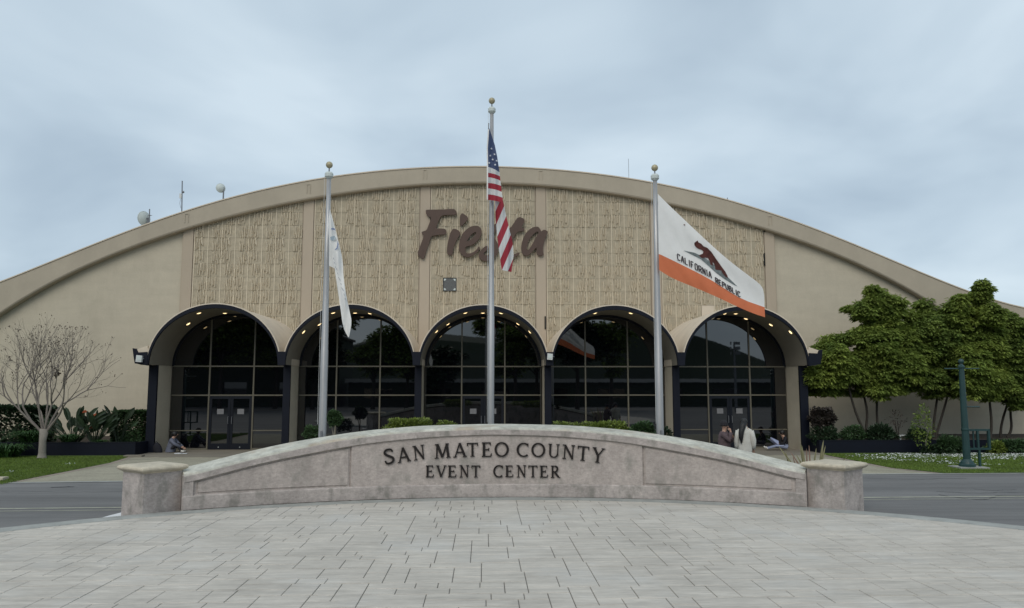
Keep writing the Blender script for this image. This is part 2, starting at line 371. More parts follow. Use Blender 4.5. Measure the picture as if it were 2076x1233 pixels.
# ------------------------------------------------------------------ ground, roads, plaza
GZ = -0.10
CX, CY, RW = 0.33, 4.78, 12.84          # plaza circle centre and the radius of the sign wall's face
def pol(r_, th): return (CX+r_*math.sin(th), CY+r_*math.cos(th))
put('ground', MB().prism([(-900, -900), (900, -900), (900, 900), (-900, 900)], 'z', GZ-0.35, GZ-0.03), far_m, kind='structure')
mb = MB(); far_edge = [(-90, 20.2), (-12.7, 21.43), (-9.7, 21.64), (11.3, 22.56), (14.9, 22.62), (90, 24.5)]
mb.add([(-90, -60, GZ-.008), (90, -60, GZ-.008)]+[(x, y, GZ-.008) for x, y in far_edge[::-1]], [tuple(range(8))])
put('road', mb, asph_m, kind='structure')
def strip(name, pts, w, z, m, **k):
    mb = MB()
    P = [Vector((p[0], p[1])) for p in pts]; L1 = []; L2 = []
    for i, p in enumerate(P):
        t = (P[min(i+1, len(P)-1)]-P[max(i-1, 0)]).normalized(); n = Vector((-t.y, t.x))*w/2
        L1.append((*(p+n), z)); L2.append((*(p-n), z))
    n = len(P); mb.add(L1+L2, [(i, n+i, n+i+1, i+1) for i in range(n-1)]); return put(name, mb, m, **k)
# road-side concrete gutter, then pathway, lawns
strip('gutter', far_edge[1:5] if False else [(-90, 20.3)]+[(x, y+.1) for x, y in far_edge[1:5]]+[(90, 24.6)], 0.22, GZ+.001, kerb_m, kind='structure')
pw = [(-12.55, 21.6), (-9.7, 21.75), (11.3, 22.67), (13.6, 22.7), (12.75, 24.3), (12.7, 28.9), (-12.85, 28.9), (-12.4, 26.8), (-12.45, 24)]
put('pathway', MB().add([(x, y, GZ) for x, y in pw], [tuple(range(len(pw)))]), aggr_m, kind='structure')
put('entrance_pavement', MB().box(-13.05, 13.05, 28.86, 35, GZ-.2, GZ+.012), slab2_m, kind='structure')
for sx, pts in ((-1, [(-12.62, 21.7), (-12.48, 24), (-12.45, 26.8), (-12.85, 28.9)]), (1, [(13.5, 22.75), (12.8, 24.3), (12.75, 28.9)])):
    strip('path_edging', pts, 0.2, GZ+.006, edge_m, kind='structure')
lawnL = [(-60, 21.0), (-12.8, 21.6), (-12.6, 24), (-12.55, 26.8), (-12.95, 29.25), (-13, 34.8), (-60, 34.8)]
lawnR = [(13.65, 22.75), (14.9, 22.75), (60, 23.9), (60, 34.8), (13.1, 34.8), (12.9, 28.9), (12.92, 24.4)]
put('lawn', MB().add([(x, y, GZ+.010) for x, y in lawnL], [tuple(range(len(lawnL)))]), lawn_m, kind='structure')
put('lawn', MB().add([(x, y, GZ+.010) for x, y in lawnR], [tuple(range(len(lawnR)))]), lawn_m, kind='structure')
rng = np.random.default_rng(5)
def blades(name, x0, x1, y0, y1, inside, n, label):
    x = rng.uniform(x0, x1, n); y = rng.uniform(y0, y1, n); k = inside(x, y); x = x[k]; y = y[k]; n = len(x)
    a = rng.uniform(0, 6.28, n); h = rng.uniform(.025, .055, n); w = rng.uniform(.006, .014, n)
    lx = rng.normal(0, .02, n); ly = rng.normal(0, .02, n); c, s = np.cos(a)*w, np.sin(a)*w; z = np.full(n, GZ+.008)
    V = np.stack([np.c_[x-c, y-s, z], np.c_[x+c, y+s, z], np.c_[x+lx, y+ly, z+h]], 1)
    link(name, np_mesh(name, V, 3, grass_m), label=label, category='grass', kind='stuff')
blades('grass', -24, -12.4, 21, 29.3, lambda x, y: x < -12.62-0.3*np.clip(y-27, 0, 2)/2, 90000, 'short green lawn grass left of the entrance path')
blades('grass', 12.8, 27, 22.7, 29.3, lambda x, y: (y > 22.8+.02*(x-15)) & (x > 13.75-np.clip(y-22.75, 0, 1.4)*.62), 90000, 'short lawn grass right of the entrance path under the petals')
def petals(name, n, fn, label):
    P = fn(n); a = rng.uniform(0, 6.28, n); s = rng.uniform(.015, .042, n)
    c, q = np.cos(a)*s, np.sin(a)*s; z = GZ+.03+rng.uniform(0, .035, n); t = rng.uniform(-.02, .02, n)
    V = np.stack([np.c_[P[:, 0]-c, P[:, 1]-q, z], np.c_[P[:, 0]+q*.6, P[:, 1]-c*.6, z+t], np.c_[P[:, 0]+c, P[:, 1]+q, z+t*.5], np.c_[P[:, 0]-q*.6, P[:, 1]+c*.6, z+.01]], 1)
    link(name, np_mesh(name, V, 4, petal_m), label=label, category='petals', kind='stuff')
def pr(n):
    out_ = []
    cl = [(rng.uniform(13.6, 26), 23.6+5.4*rng.beta(2.4, 1.1)) for _ in range(110)]
    while len(out_) < n:
        if rng.random() < .55:
            x = 13.4+12.6*rng.beta(1.5, 1); y = 29.1-abs(rng.normal(0, .75)) - (0.5 if x < 15 else 0)*rng.random()
            if x < 15.5 and rng.random() > (x-13)/3: continue
        else:
            c = cl[rng.integers(len(cl))]; x, y = c[0]+rng.normal(0, .35), c[1]+rng.normal(0, .14)
        if y < 23.0 or y > 29.2 or x < 13.2: continue
        out_.append((x, y))
    return np.array(out_)
petals('petals', 6500, pr, 'drift of fallen white petals over the right lawn')
def pl(n):
    c = [(-15.2, 23.6), (-14.5, 23.4), (-14.1, 23.9), (-15.5, 22.9), (-13.6, 26.3), (-15.6, 25.1)]
    return np.array([(c[i % 6][0]+rng.normal(0, .12), c[i % 6][1]+rng.normal(0, .09)) for i in range(n)])
petals('petals', 60, pl, 'few scattered white petals on the left lawn')

# painted lines, patches
strip('road_line', [(-30, 16.5), (-10.2, 17.02), (-7.3, 17.1)], .09, GZ-.002, line_m, kind='structure')
strip('road_line', [(-30, 16.15), (-10.2, 16.68), (-7.3, 16.76)], .05, GZ-.002, line_m, kind='structure')
strip('road_line', [(8.3, 17.96), (12.7, 18.02), (30, 18.3)], .10, GZ-.002, line_m, kind='structure')
strip('road_line', [(8.3, 17.62), (12.7, 17.68), (30, 17.96)], .04, GZ-.002, line_m, kind='structure')
pA = [G(x, y, GZ) for x, y in [(205, 1050), (222, 1045), (250, 1038), (256, 1040), (252, 1046), (228, 1049.5)]]
put('kerb_paint', MB().add([(x, y, GZ+.0) for x, y in pA], [tuple(range(len(pA)))]), whitep_m, kind='structure')
for pts, w in (([(1905, 1003), (1930, 1007), (1990, 1013.5), (2030, 1004), (2090, 1004.5)], .03), ([(1900, 996), (1960, 999), (2076, 998)], .03),
               ([(105, 988), (125, 987), (150, 986.5)], .10), ([(0, 997), (60, 996), (180, 997.5), (250, 996)], .02), ([(1760, 970), (1850, 972), (1960, 969.5)], .02),
               ([(1975, 991), (2010, 994), (2060, 992)], .02)):
    p = resample([G(x, y, GZ) for x, y in pts], 14); p[:, 1] += np.random.default_rng(3).normal(0, .02, 14)
    strip('tar_seam', p.tolist(), w, GZ-.0035, tar_m, kind='structure')

# plaza: joint bed, ring kerb and stamped slabs
def disc(r0, r1, a0, a1, n, z):
    mb = MB(); vs = []
    for i in range(n+1):
        a = a0+(a1-a0)*i/n; vs += [(*pol(r0, a), z), (*pol(r1, a), z)]
    return mb.add(vs, [(2*i, 2*i+1, 2*i+3, 2*i+2)[::-1] for i in range(n)])
mb = MB(); ring = [(*pol(12.5, 2*math.pi*i/128), -.014) for i in range(128)]
mb.add(ring[::-1], [tuple(range(128))])
plaza = put('plaza', mb, grout_m, kind='structure')
mb = MB(); n = 160; prof = [(12.36, -.03), (12.36, .004), (12.40, .006), (12.79, .006), (12.83, -.01), (12.83, GZ-.02)]
vs = [(*pol(r_, 2*math.pi*i/n), z) for i in range(n) for r_, z in prof]; k = len(prof)
mb.add(vs, [(i*k+j, i*k+j+1, ((i+1) % n)*k+j+1, ((i+1) % n)*k+j) for i in range(n) for j in range(k-1)])
put('plaza_kerb', mb, kerb_m, plaza)
random.seed(11)
mod, gx0, gy0, gny = .27, -13.2, -1.0, 70
occ = [[] for _ in range(gny+4)]; rects = []
for j in range(gny):
    free, x = [], gx0
    for a, b in sorted(occ[j]):
        if a-x > .02: free.append((x, a))
        x = max(x, b)
    if 13.4-x > .02: free.append((x, 13.4))
    for a, b in free:
        x = a
        while x < b-1e-4:
            w = random.choice([.28, .38, .48, .55, .62, .72])*random.uniform(.93, 1.07)
            if b-x-w < .26: w = b-x if b-x < .95 else (b-x)/2
            h = random.choices((1, 2, 3), (.52, .40, .08))[0] if w > .25 else 1
            if j+h > gny: h = 1
            rects.append((x, gy0+j*mod, w, h*mod))
            for q in range(1, h): occ[j+q].append((x, x+w))
            x += w
def clip(poly, nx, ny, d):
    out_ = []
    for i in range(len(poly)):
        a, b = poly[i], poly[(i+1) % len(poly)]; da = a[0]*nx+a[1]*ny-d; db = b[0]*nx+b[1]*ny-d
        if da <= 0: out_.append(a)
        if (da < 0) != (db < 0):
            t = da/(da-db); out_.append((a[0]+(b[0]-a[0])*t, a[1]+(b[1]-a[1])*t))
    return out_
slabs = []
for (x, y, w, h) in rects:
    g = .0050; jx = 0
    gy = .007; p = [(x+g+jx, y+gy), (x+w-g+jx, y+gy), (x+w-g+jx, y+h-gy), (x+g+jx, y+h-gy)]
    cxm, cym = x+w/2-CX, y+h/2-CY; rr = math.hypot(cxm, cym)
    if rr > 12.9: continue
    if rr > 11.5:
        p = clip(p, cxm/rr, cym/rr, 12.46+(CX*cxm+CY*cym)/rr)
    if len(p) < 3: continue
    vis = y+h > 8.0 and abs((x+w/2)/max(y+h/2, 1)-.037) < .74
    slabs.append((math.hypot(x+w/2, y+h/2) if vis else 99, p))
slabs.sort(key=lambda s_: s_[0])
def slab(mb, p):
    cx_ = sum(q[0] for q in p)/len(p); cy_ = sum(q[1] for q in p)/len(p)
    zt = random.uniform(-.0015, .0015); n = len(p); tx, ty = random.uniform(-.002, .002), random.uniform(-.002, .002)
    def ins(q, d):
        v = Vector((cx_-q[0], cy_-q[1])); l = v.length; v = v/l*min(d*1.4, l*.5); return (q[0]+v.x, q[1]+v.y)
    bot = [(q[0], q[1], -.02) for q in p]; mid = [(q[0], q[1], -.005+zt) for q in p]
    top = [(*ins(q, .006), zt+tx*(q[0]-cx_)+ty*(q[1]-cy_)) for q in p]
    v = bot+mid+top; fs = [tuple(2*n+i for i in range(n))]
    for b_ in (0, n): fs += [(b_+i, b_+(i+1) % n, b_+n+(i+1) % n, b_+n+i) for i in range(n)]
    mb.add(v, fs)
for d_, p in slabs[:300]:
    mb = MB(); slab(mb, p); put('paving_slab', mb, slab_m, plaza)
mb = MB()
for d_, p in slabs[300:]: slab(mb, p)
put('paving_slab', mb, slab_m, plaza, kind='stuff')

# ------------------------------------------------------------------ the monument sign
sign = thing('monument_sign', 'low curved concrete sign wall with dark raised letters at the plaza edge', 'sign')
TA = [0, 7.4, 9.5, 12.7, 14.2, 15.7, 18.8, 21.5, 24.4, 27, 29.6]
ZF = [1.55, 1.51, 1.48, 1.42, 1.375, 1.335, 1.21, 1.09, .955, .82, .695]
TB = [0, 7.2, 9.4, 13.5, 17, 18.7, 21.2, 24, 26.7, 29.6]; ZB = [1.60, 1.565, 1.53, 1.455, 1.34, 1.285, 1.19, 1.05, .915, .755]
TG = [0, 6, 11.5, 14.6, 22.4, 24.6, 29.6]; ZG = [1.366, 1.33, 1.235, 1.15, .865, .755, .50]
zf = lambda a: float(np.interp(abs(math.degrees(a)), TA, ZF)); zb = lambda a: float(np.interp(abs(math.degrees(a)), TB, ZB)); zg = lambda a: float(np.interp(abs(math.degrees(a)), TG, ZG))
def smoothf(f_): return lambda a: (f_(a-R(1.6))+f_(a-R(.8))+f_(a)+f_(a+R(.8))+f_(a+R(1.6)))/5
zf, zb, zg = smoothf(zf), smoothf(zb), smoothf(zg)
def arcsolid(name, a0, a1, prof, m, parent, n=60, smooth=False):
    mb = MB(); vs = []
    for i in range(n+1):
        a = a0+(a1-a0)*i/n; pr_ = prof(a); k = len(pr_); vs += [(*pol(r_, a), z) for r_, z in pr_]
    fs = [(i*k+j, (i+1)*k+j, (i+1)*k+(j+1) % k, i*k+(j+1) % k) for i in range(n) for j in range(k)]
    fs += [tuple(range(k)), tuple(n*k+j for j in range(k-1, -1, -1))]
    mb.add(vs, fs); return put(name, mb, m, parent)
A1 = R(29.5)
arcsolid('wall_core', -A1, A1, lambda a: [(RW+.05, GZ-.05), (RW+.05, zg(a)+.05), (RW+.54, zg(a)+.06), (RW+.54, GZ-.05)], stone_m, sign)
arcsolid('coping', -A1, A1, lambda a: [(RW+.03, zg(a)+.002), (RW-.035, zg(a)+.02), (RW-.035, zf(a)-.045), (RW-.015, zf(a)-.012), (RW+.02, zf(a)), (RW+.57, zb(a)), (RW+.60, zb(a)-.02), (RW+.60, zb(a)-.16), (RW+.5, zb(a)-.18)], cope_m, sign, 90)
# coping front face keeps the wall's colour: a thin fascia course under the top slab
arcsolid('fascia', -A1, A1, lambda a: [(RW-.04, zg(a)+.018), (RW-.045, zg(a)+.028), (RW-.045, zf(a)-.055), (RW-.036, zf(a)-.05), (RW-.034, zg(a)+.02)], stone_m, sign, 90)
arcsolid('plinth', -A1, A1, lambda a: [(RW-.04, GZ-.05), (RW-.04, .262), (RW-.028, .285), (RW+.06, .300), (RW+.06, GZ-.05)], stone_m, sign, 60)
arcsolid('panel', -R(14.45), R(14.45), lambda a: [(RW+.0, .29), (RW+.0, zg(a)+.01), (RW+.06, zg(a)+.02), (RW+.06, .29)], stone2_m, sign, 40)
for s_ in (-1, 1):
    arcsolid('panel', s_*R(14.62), s_*R(28.7), lambda a: [(RW+.025, .27), (RW+.025, zg(a)+.01), (RW+.07, zg(a)+.02), (RW+.07, .27)][::s_], stone2_m, sign, 30)
    arcsolid('panel_frame', s_*R(14.75), s_*R(28.3), lambda a: [(RW+.005, .335), (RW+.005, zg(a)-.035), (RW+.026, zg(a)-.030), (RW+.026, .33)][::s_], stone2_m, sign, 30)
    arcsolid('end_stile', s_*R(28.7), s_*R(29.6), lambda a: [(RW-.03, GZ-.05), (RW-.03, zf(a)-.03), (RW+.06, zf(a)-.03), (RW+.06, GZ-.05)][::s_], stone_m, sign, 3)
rj = random.Random(9); mb = MB(); vs = []
for i in range(241):
    a = -A1+2*A1*i/240; w_ = .028+.05*max(0, math.sin(i*.13+math.sin(i*.05)*3))*rj.uniform(.2, 1)+(.03 if rj.random() < .05 else 0)
    vs += [(*pol(RW-.035, a), .009), (*pol(RW-.045-w_, a), .0085), ]
mb.add(vs, [(2*i, 2*i+2, 2*i+3, 2*i+1) for i in range(240)]); put('foot_joint', mb, soil_m, sign)
# piers
def pier(cx_, cy_, s_):
    # front corner (cx_,cy_), one side running at 52 degrees, mirrored for the right one
    w = .79; a = R(52); e1 = Vector((math.cos(a)*-s_, math.sin(a))); e2 = Vector((-math.sin(a)*-s_, math.cos(a)))
    c0 = Vector((cx_, cy_)); cc = c0+(e1+e2)*w/2
    def quad(h): return [cc+e1*h*i+e2*h*j for i, j in ((-1, -1), (1, -1), (1, 1), (-1, 1))]
    mb = MB()
    lv = [(w/2, GZ-.05), (w/2, .765)]
    def loft(lv, name, m):
        mb = MB(); vs = []
        for h, z in lv: vs += [(*q, z) for q in quad(h)]
        fs = [(i*4+j, i*4+(j+1) % 4, i*4+4+(j+1) % 4, i*4+4+j) for i in range(len(lv)-1) for j in range(4)]
        fs += [(3, 2, 1, 0), tuple((len(lv)-1)*4+j for j in range(4))]
        mb.add(vs, fs)
        o = put(name, mb, m, None); return o
    p = loft([(w/2, GZ-.05), (w/2, .768)], 'pier', stone_m); p.parent = sign
    c = loft([(w/2-.01, .760), (w/2+.012, .770), (w/2+.02, .785), (w/2+.045, .795), (w/2+.078, .818), (w/2+.092, .845), (w/2+.086, .872), (w/2+.06, .895), (w/2-.02, .912), (.05, .925)], 'pier_cap', cap_m); c.parent = p
    # slim raised strip on the corner
    return p
pier(-6.59, 15.51, -1); pier(7.24, 15.47, 1)

# letters: strokes as unit glyphs (x, y), later bent on the wall
def stroke(a, b, w, w2=None):
    a = Vector(a); b = Vector(b); t = (b-a).normalized(); n_ = Vector((-t.y, t.x)); w2 = w2 or w
    return [tuple(a-n_*w/2), tuple(b-n_*w2/2), tuple(b+n_*w2/2), tuple(a+n_*w/2)]
def rib(pts, ws):
    pts = [Vector(p) for p in pts]; out_ = []
    for i in range(len(pts)-1):
        def nn(k):
            t = (pts[min(k+1, len(pts)-1)]-pts[max(k-1, 0)]).normalized(); return Vector((-t.y, t.x))
        n0, n1 = nn(i)*ws[i]/2, nn(i+1)*ws[i+1]/2
        out_.append([tuple(pts[i]-n0), tuple(pts[i+1]-n1), tuple(pts[i+1]+n1), tuple(pts[i]+n0)])
    return out_
def ell(cx_, cy_, rx, ry, a0, a1, wt, n=20):
    P, w = [], []
    for i in range(n+1):
        a = R(a0+(a1-a0)*i/n); P.append((cx_+rx*math.cos(a), cy_+ry*math.sin(a))); w.append(wt*(.55+.45*abs(math.cos(a))))
    return rib(P, w)
def srf(x, y, w=.24, h=.05): return [(x-w/2, y), (x+w/2, y), (x+w/2, y+h), (x-w/2, y+h)]
B_, T_ = .15, .085
def smooth_rib(P, wt):
    q = chaikin(P, 2, False); n_ = len(q); return rib(q, [wt*(.62+.38*math.sin(math.pi*i/(n_-1))) for i in range(n_)])
GLY = {
 'S': (.62, smooth_rib([(.56, .76), (.52, .93), (.30, .98), (.10, .90), (.06, .72), (.22, .57), (.42, .46), (.57, .34), (.54, .12), (.32, .01), (.10, .05), (.05, .24)], B_*1.0)),
 'A': (.86, [stroke((.43, 1.0), (.12, .03), T_), stroke((.43, 1.0), (.74, .03), B_), stroke((.22, .33), (.63, .33), T_), srf(.11, 0, .24), srf(.74, 0, .26)]),
 'N': (.84, [stroke((.13, .02), (.13, .97), T_), stroke((.13, .98), (.70, .02), B_), stroke((.70, .0), (.70, .97), T_), srf(.12, 0, .26), srf(.07, .95, .22), srf(.70, .95, .26)]),
 'M': (1.0, [stroke((.17, .02), (.22, .97), T_), stroke((.24, .98), (.50, .05), B_), stroke((.50, .05), (.77, .98), T_), stroke((.78, .97), (.84, .02), B_), srf(.16, 0, .24), srf(.84, 0, .26), srf(.20, .95, .2), srf(.80, .95, .2)]),
 'T': (.78, [stroke((.39, .02), (.39, .96), B_), srf(.39, .93, .76, .07), srf(.39, 0, .30), [(.01, .78), (.07, .78), (.09, .95), (.01, .96)], [(.70, .78), (.77, .78), (.77, .96), (.69, .95)]]),
 'E': (.62, [stroke((.16, .02), (.16, .97), B_), [(.04, .93), (.55, .93), (.55, 1), (.04, 1)], [(.04, 0), (.58, 0), (.58, .07), (.04, .07)], [(.2, .47), (.44, .47), (.44, .54), (.2, .54)], [(.5, .80), (.56, .80), (.56, .95), (.5, .95)], [(.53, .05), (.60, .05), (.62, .24), (.57, .24)], [(.42, .40), (.465, .40), (.465, .62), (.42, .62)]]),
 'O': (.94, ell(.47, .5, .40, .455, 0, 360, B_, 30)),
 'C': (.80, ell(.46, .5, .39, .455, 48, 312, B_, 24)+[stroke((.74, .72), (.74, .96), .05)]),
 'U': (.84, [stroke((.15, .30), (.15, .97), B_), stroke((.69, .30), (.69, .97), T_), srf(.14, .95, .26), srf(.69, .95, .24)]+ell(.42, .30, .27, .25, 180, 360, T_*1.5, 14)),
 'Y': (.80, [stroke((.12, .96), (.40, .46), B_), stroke((.70, .96), (.40, .46), T_), stroke((.40, .50), (.40, .02), B_), srf(.12, .95, .26), srf(.70, .95, .24), srf(.40, 0, .28)]),
 'V': (.84, [stroke((.13, .97), (.42, .02), B_), stroke((.42, .02), (.72, .97), T_), srf(.13, .95, .26), srf(.72, .95, .24)]),
 'R': (.76, [stroke((.16, .02), (.16, .97), B_), srf(.16, 0, .28), stroke((.33, .47), (.64, .03), B_), srf(.67, 0, .2), [(.04, .94), (.35, .94), (.35, 1), (.04, 1)], [(.16, .47), (.35, .47), (.35, .53), (.16, .53)]]+ell(.35, .735, .2, .235, -90, 90, B_, 12)),
}
def cylhit(x, y, rad):
    d = _ray(x, y); a = d[0]**2+d[1]**2; b = -2*(d[0]*CX+d[1]*CY); c = CX*CX+CY*CY-rad*rad
    t = (-b+math.sqrt(b*b-4*a*c))/2/a; return math.atan2(d[0]*t-CX, d[1]*t-CY), d[2]*t+EYE, t
def letter(ch, x0, x1, yc, hpx, rot):
    th, zc, t = cylhit((x0+x1)/2, yc, RW-.03)
    h = hpx*t/FPX*1.01; w = (x1-x0)*t/FPX; gw, polys = GLY[ch]
    bb = [p for q in polys for p in q]; mnx, mxx = min(p[0] for p in bb), max(p[0] for p in bb)
    mb = MB(); cr, sr = math.cos(R(rot)), math.sin(R(rot)); kx = w/(mxx-mnx)
    for i, q in enumerate(polys):
        d0 = .034+.0007*(i % 9)
        pts = []
        for p in q:
            u_, v_ = (p[0]-(mnx+mxx)/2)*kx, (p[1]-.5)*h
            pts.append((u_*cr-v_*sr, u_*sr+v_*cr))
        ar = sum(pts[k][0]*pts[(k+1) % 4][1]-pts[(k+1) % 4][0]*pts[k][1] for k in range(4))
        if ar < 0: pts = pts[::-1]
        vs = [(*pol(RW-d0, th+u_/RW), zc+v_) for u_, v_ in pts]+[(*pol(RW-.012, th+u_/RW), zc+v_) for u_, v_ in pts]
        mb.add(vs, [(0, 1, 2, 3), (7, 6, 5, 4)]+[(k, k+4, (k+1) % 4+4, (k+1) % 4) for k in range(4)])
    put('letter', mb, letter_m, sign)
K = 4.417
for ch, a, b, y0, y1, rot in [('S', 38, 128, 132, 268, 9), ('A', 152, 272, 120, 252, 8.5), ('N', 297, 402, 100, 232, 7), ('M', 487, 632, 86, 217, 3.5), ('A', 655, 778, 80, 207, 2.5), ('T', 780, 880, 78, 203, 1),
        ('E', 914, 1003, 76, 203, 0), ('O', 1027, 1156, 74, 203, 0), ('C', 1224, 1330, 77, 206, -1), ('O', 1356, 1482, 78, 208, -2), ('U', 1508, 1608, 88, 215, -3), ('N', 1634, 1745, 96, 225, -4), ('T', 1768, 1872, 108, 240, -5.5), ('Y', 1898, 2012, 122, 258, -7),
        ('E', 413, 484, 283, 386, 0), ('V', 503, 597, 283, 386, 0), ('E', 611, 686, 283, 386, 0), ('N', 712, 798, 281, 386, 0), ('T', 820, 900, 284, 386, 0),
        ('C', 1015, 1102, 280, 388, 0), ('E', 1125, 1195, 283, 384, 0), ('N', 1224, 1310, 281, 386, 0), ('T', 1330, 1412, 284, 386, 0), ('E', 1434, 1506, 285, 388, 0), ('R', 1531, 1616, 285, 390, 0)]:
    letter(ch, 770+a/K, 770+b/K, 880+(y0+y1)/2/K, (y1-y0)/K*(.96 if rot else 1), rot)

# planting bed behind the sign
mb = MB(); vs = [(*pol(RW+.62, R(-27)+R(54)*i/24), GZ+.04) for i in range(25)]+[(6.0, 18.6, GZ+.04), (3.5, 20.3, GZ+.04), (-3.2, 20.3, GZ+.04), (-5.6, 18.6, GZ+.04)]
mb.add(vs, [tuple(range(len(vs)))[::-1]]); put('planting_bed', mb, soil_m, kind='structure')

# ------------------------------------------------------------------ the hall
YW, YB, YG, YC, YF = 34.85, 34.50, 32.2, 30.8, 29.97
topP = np.array([(0,571),(58.4,548),(121.6,525),(182.5,499),(243,473),(304,450.5),(370,430),(426,413),(480,397),(561,379),(672,358.5),(860,340),(990,337.4),(1093,341),(1260,360),(1402,386.5),(1564,433.5),(1625,452),(1729.6,494.5),(1796,523),(1878.5,558),(1972,592),(2076,624)])
botP = np.array([(0,638),(24,620),(73,589),(121.6,564),(182.5,537),(243,512.6),(316,484.6),(377,464.7),(426,450.5),(475.6,436),(618,405.6),(722,389.6),(857.5,374),(929,373.4),(1104,377),(1240,394.6),(1357,414),(1441,432),(1545,462.7),(1658,503.5),(1768,548),(1851,592),(1917,634)])
def fitc(P):
    q = np.array([W(x, y, YB) for x, y in P]); k = np.polyfit(q[:, 0]/20, q[:, 1], 6); x0, x1 = q[0, 0], q[-1, 0]
    dk = np.polyder(k)
    def f_(x):
        if x < x0: return float(np.polyval(k, x0/20)+np.polyval(dk, x0/20)/20*(x-x0))
        if x > x1: return float(np.polyval(k, x1/20)+np.polyval(dk, x1/20)/20*(x-x1))
        return float(np.polyval(k, x/20))
    return f_
ztop, zbot = fitc(topP), fitc(botP)
hall = thing('event_hall', 'wide beige hall with a curved roof, textured upper wall and five dark glazed arches', 'building')
XE = 33.0
xs = [-XE+2*XE*i/160 for i in range(161)]
# wall behind everything
mb = MB(); vs = []
for x in xs: vs += [(x, YW, GZ-.1), (x, YW, max(zbot(x)+.15, GZ))]
mb.add(vs, [(2*i, 2*i+2, 2*i+3, 2*i+1) for i in range(160)])
vs = []
for x in xs: vs += [(x, 80, GZ-.1), (x, 80, max(ztop(x)-.05, GZ))]
mb.add(vs, [(2*i, 2*i+1, 2*i+3, 2*i+2) for i in range(160)])
mb.box(-XE-.3, -XE, YW-.2, 80, GZ-.1, 2.6); mb.box(XE, XE+.3, YW-.2, 80, GZ-.1, 2.6)
put('wall', mb, wall_m, hall)
# roof shell
mb = MB(); vs = []
for x in xs: vs += [(x, YB+.45, ztop(x)-.04), (x, 80, ztop(x)-.04)]
mb.add(vs, [(2*i, 2*i+2, 2*i+3, 2*i+1) for i in range(160)]); put('roof', mb, band_m, hall)
# curved band with a rounded lower lip
mb = MB(); vs = []
for x in xs:
    t, b = ztop(x), zbot(x)
    if b > t-.5: b = t-.5
    vs += [(x, YW+.15, b+.02), (x, YB+.10, b), (x, YB+.03, b+.03), (x, YB, b+.09), (x, YB, t-.04), (x, YB+.03, t), (x, YB+.5, t), (x, YB+.5, t-.1)]
k = 8
mb.add(vs, [(i*k+j, (i+1)*k+j, (i+1)*k+j+1, i*k+j+1) for i in range(160) for j in range(k-1)])
put('roof_band', mb, band_m, hall)
# thin pale cap flashing on the roof edge
mb = MB(); vs = []
for x in xs:
    t = ztop(x); vs += [(x, YB-.03, t-.03), (x, YB-.03, t+.02), (x, YB+.55, t+.02), (x, YB+.55, t-.02)]
mb.add(vs, [(i*4+j, (i+1)*4+j, (i+1)*4+(j+1) % 4, i*4+(j+1) % 4) for i in range(160) for j in range(4)])
put('roof_edge_flashing', mb, canopy_m, hall)
# small raised brackets on the band above each pilaster
PX = [-13.34, -7.98, -2.69, 2.62, 7.93, 13.25]
for px_ in [-13.34, -7.95, -2.69, 2.62, 13.25]:
    z = zbot(px_)+.28; mb = MB(); mb.box(px_-.10, px_-.07, YB-.022, YB+.01, z, z+.42); mb.box(px_+.05, px_+.08, YB-.022, YB+.01, z, z+.42); mb.box(px_-.10, px_+.08, YB-.024, YB+.01, z+.40, z+.43)
    put('band_bracket', mb, band_m, hall)
for px_ in PX:
    zt = zbot(px_)+.1; mb = MB().box(px_-.225, px_+.225, YW-.10, YW+.02, GZ, zt)
    mb.box(px_-.262, px_-.24, YW-.06, YW+.02, GZ, zt); mb.box(px_+.24, px_+.262, YW-.06, YW+.02, GZ, zt)
    put('pilaster', mb, pil_m, hall)
# cast relief tiles
SP, AI, AO = 5.165, 2.44, 2.52; ZS, ZI, ZO = 3.30, 5.47, 5.64
ACX = [SP*k_ for k_ in (-2, -1, 0, 1, 2)]
TS = .597; rt = random.Random(4)
def tile_mesh(kind):
    mb = MB(); s_ = TS; j = .008
    def bx(x0, x1, y0, z0, z1, mi): # box open at the back
        mb.add([(x0, 0, z0), (x1, 0, z0), (x1, 0, z1), (x0, 0, z1), (x0, y0, z0), (x1, y0, z0), (x1, y0, z1), (x0, y0, z1)],
               [(4, 5, 6, 7), (0, 1, 5, 4), (1, 2, 6, 5), (2, 3, 7, 6), (3, 0, 4, 7)], mi)
    bx(.003, s_-.003, -.055, .005, s_-.005, 0)
    r0 = random.Random(kind*7+1)
    xr = (.36, .99) if kind % 2 == 0 else (.08, .70)
    bx(.0, .034, -.078, .001, s_-.001, 1)
    nr = 6
    for i in range(nr):
        x = (xr[0]+(xr[1]-xr[0])*(i+.5)/nr)*s_+r0.uniform(-.016, .016); L = r0.uniform(.50, .98)*s_
        z0 = r0.choice([.0, r0.uniform(0, s_-L), s_-L]); tl = r0.uniform(-.03, .055); w = r0.uniform(.012, .019)
        h = -r0.uniform(.105, .13); z1 = min(z0+L, s_-.0015); z0 = max(z0, .0015)
        v = [(x-w, -.05, z0), (x+w, -.05, z0), (x+w-tl, -.05, z1), (x-w-tl, -.05, z1), (x-w*.6, h, z0), (x+w*.6, h, z0), (x+w*.6-tl, h, z1), (x-w*.6-tl, h, z1)]
        v = [(min(max(q[0], .004), s_-.004), q[1], q[2]) for q in v]
        mb.add(v, [(4, 5, 6, 7), (0, 1, 5, 4), (1, 2, 6, 5), (2, 3, 7, 6), (3, 0, 4, 7)], 1)
    return mb.mesh('relief_tile', [tile_m, rib_m])
tmesh = [tile_mesh(i) for i in range(12)]
cells = []
z_line = 6.18
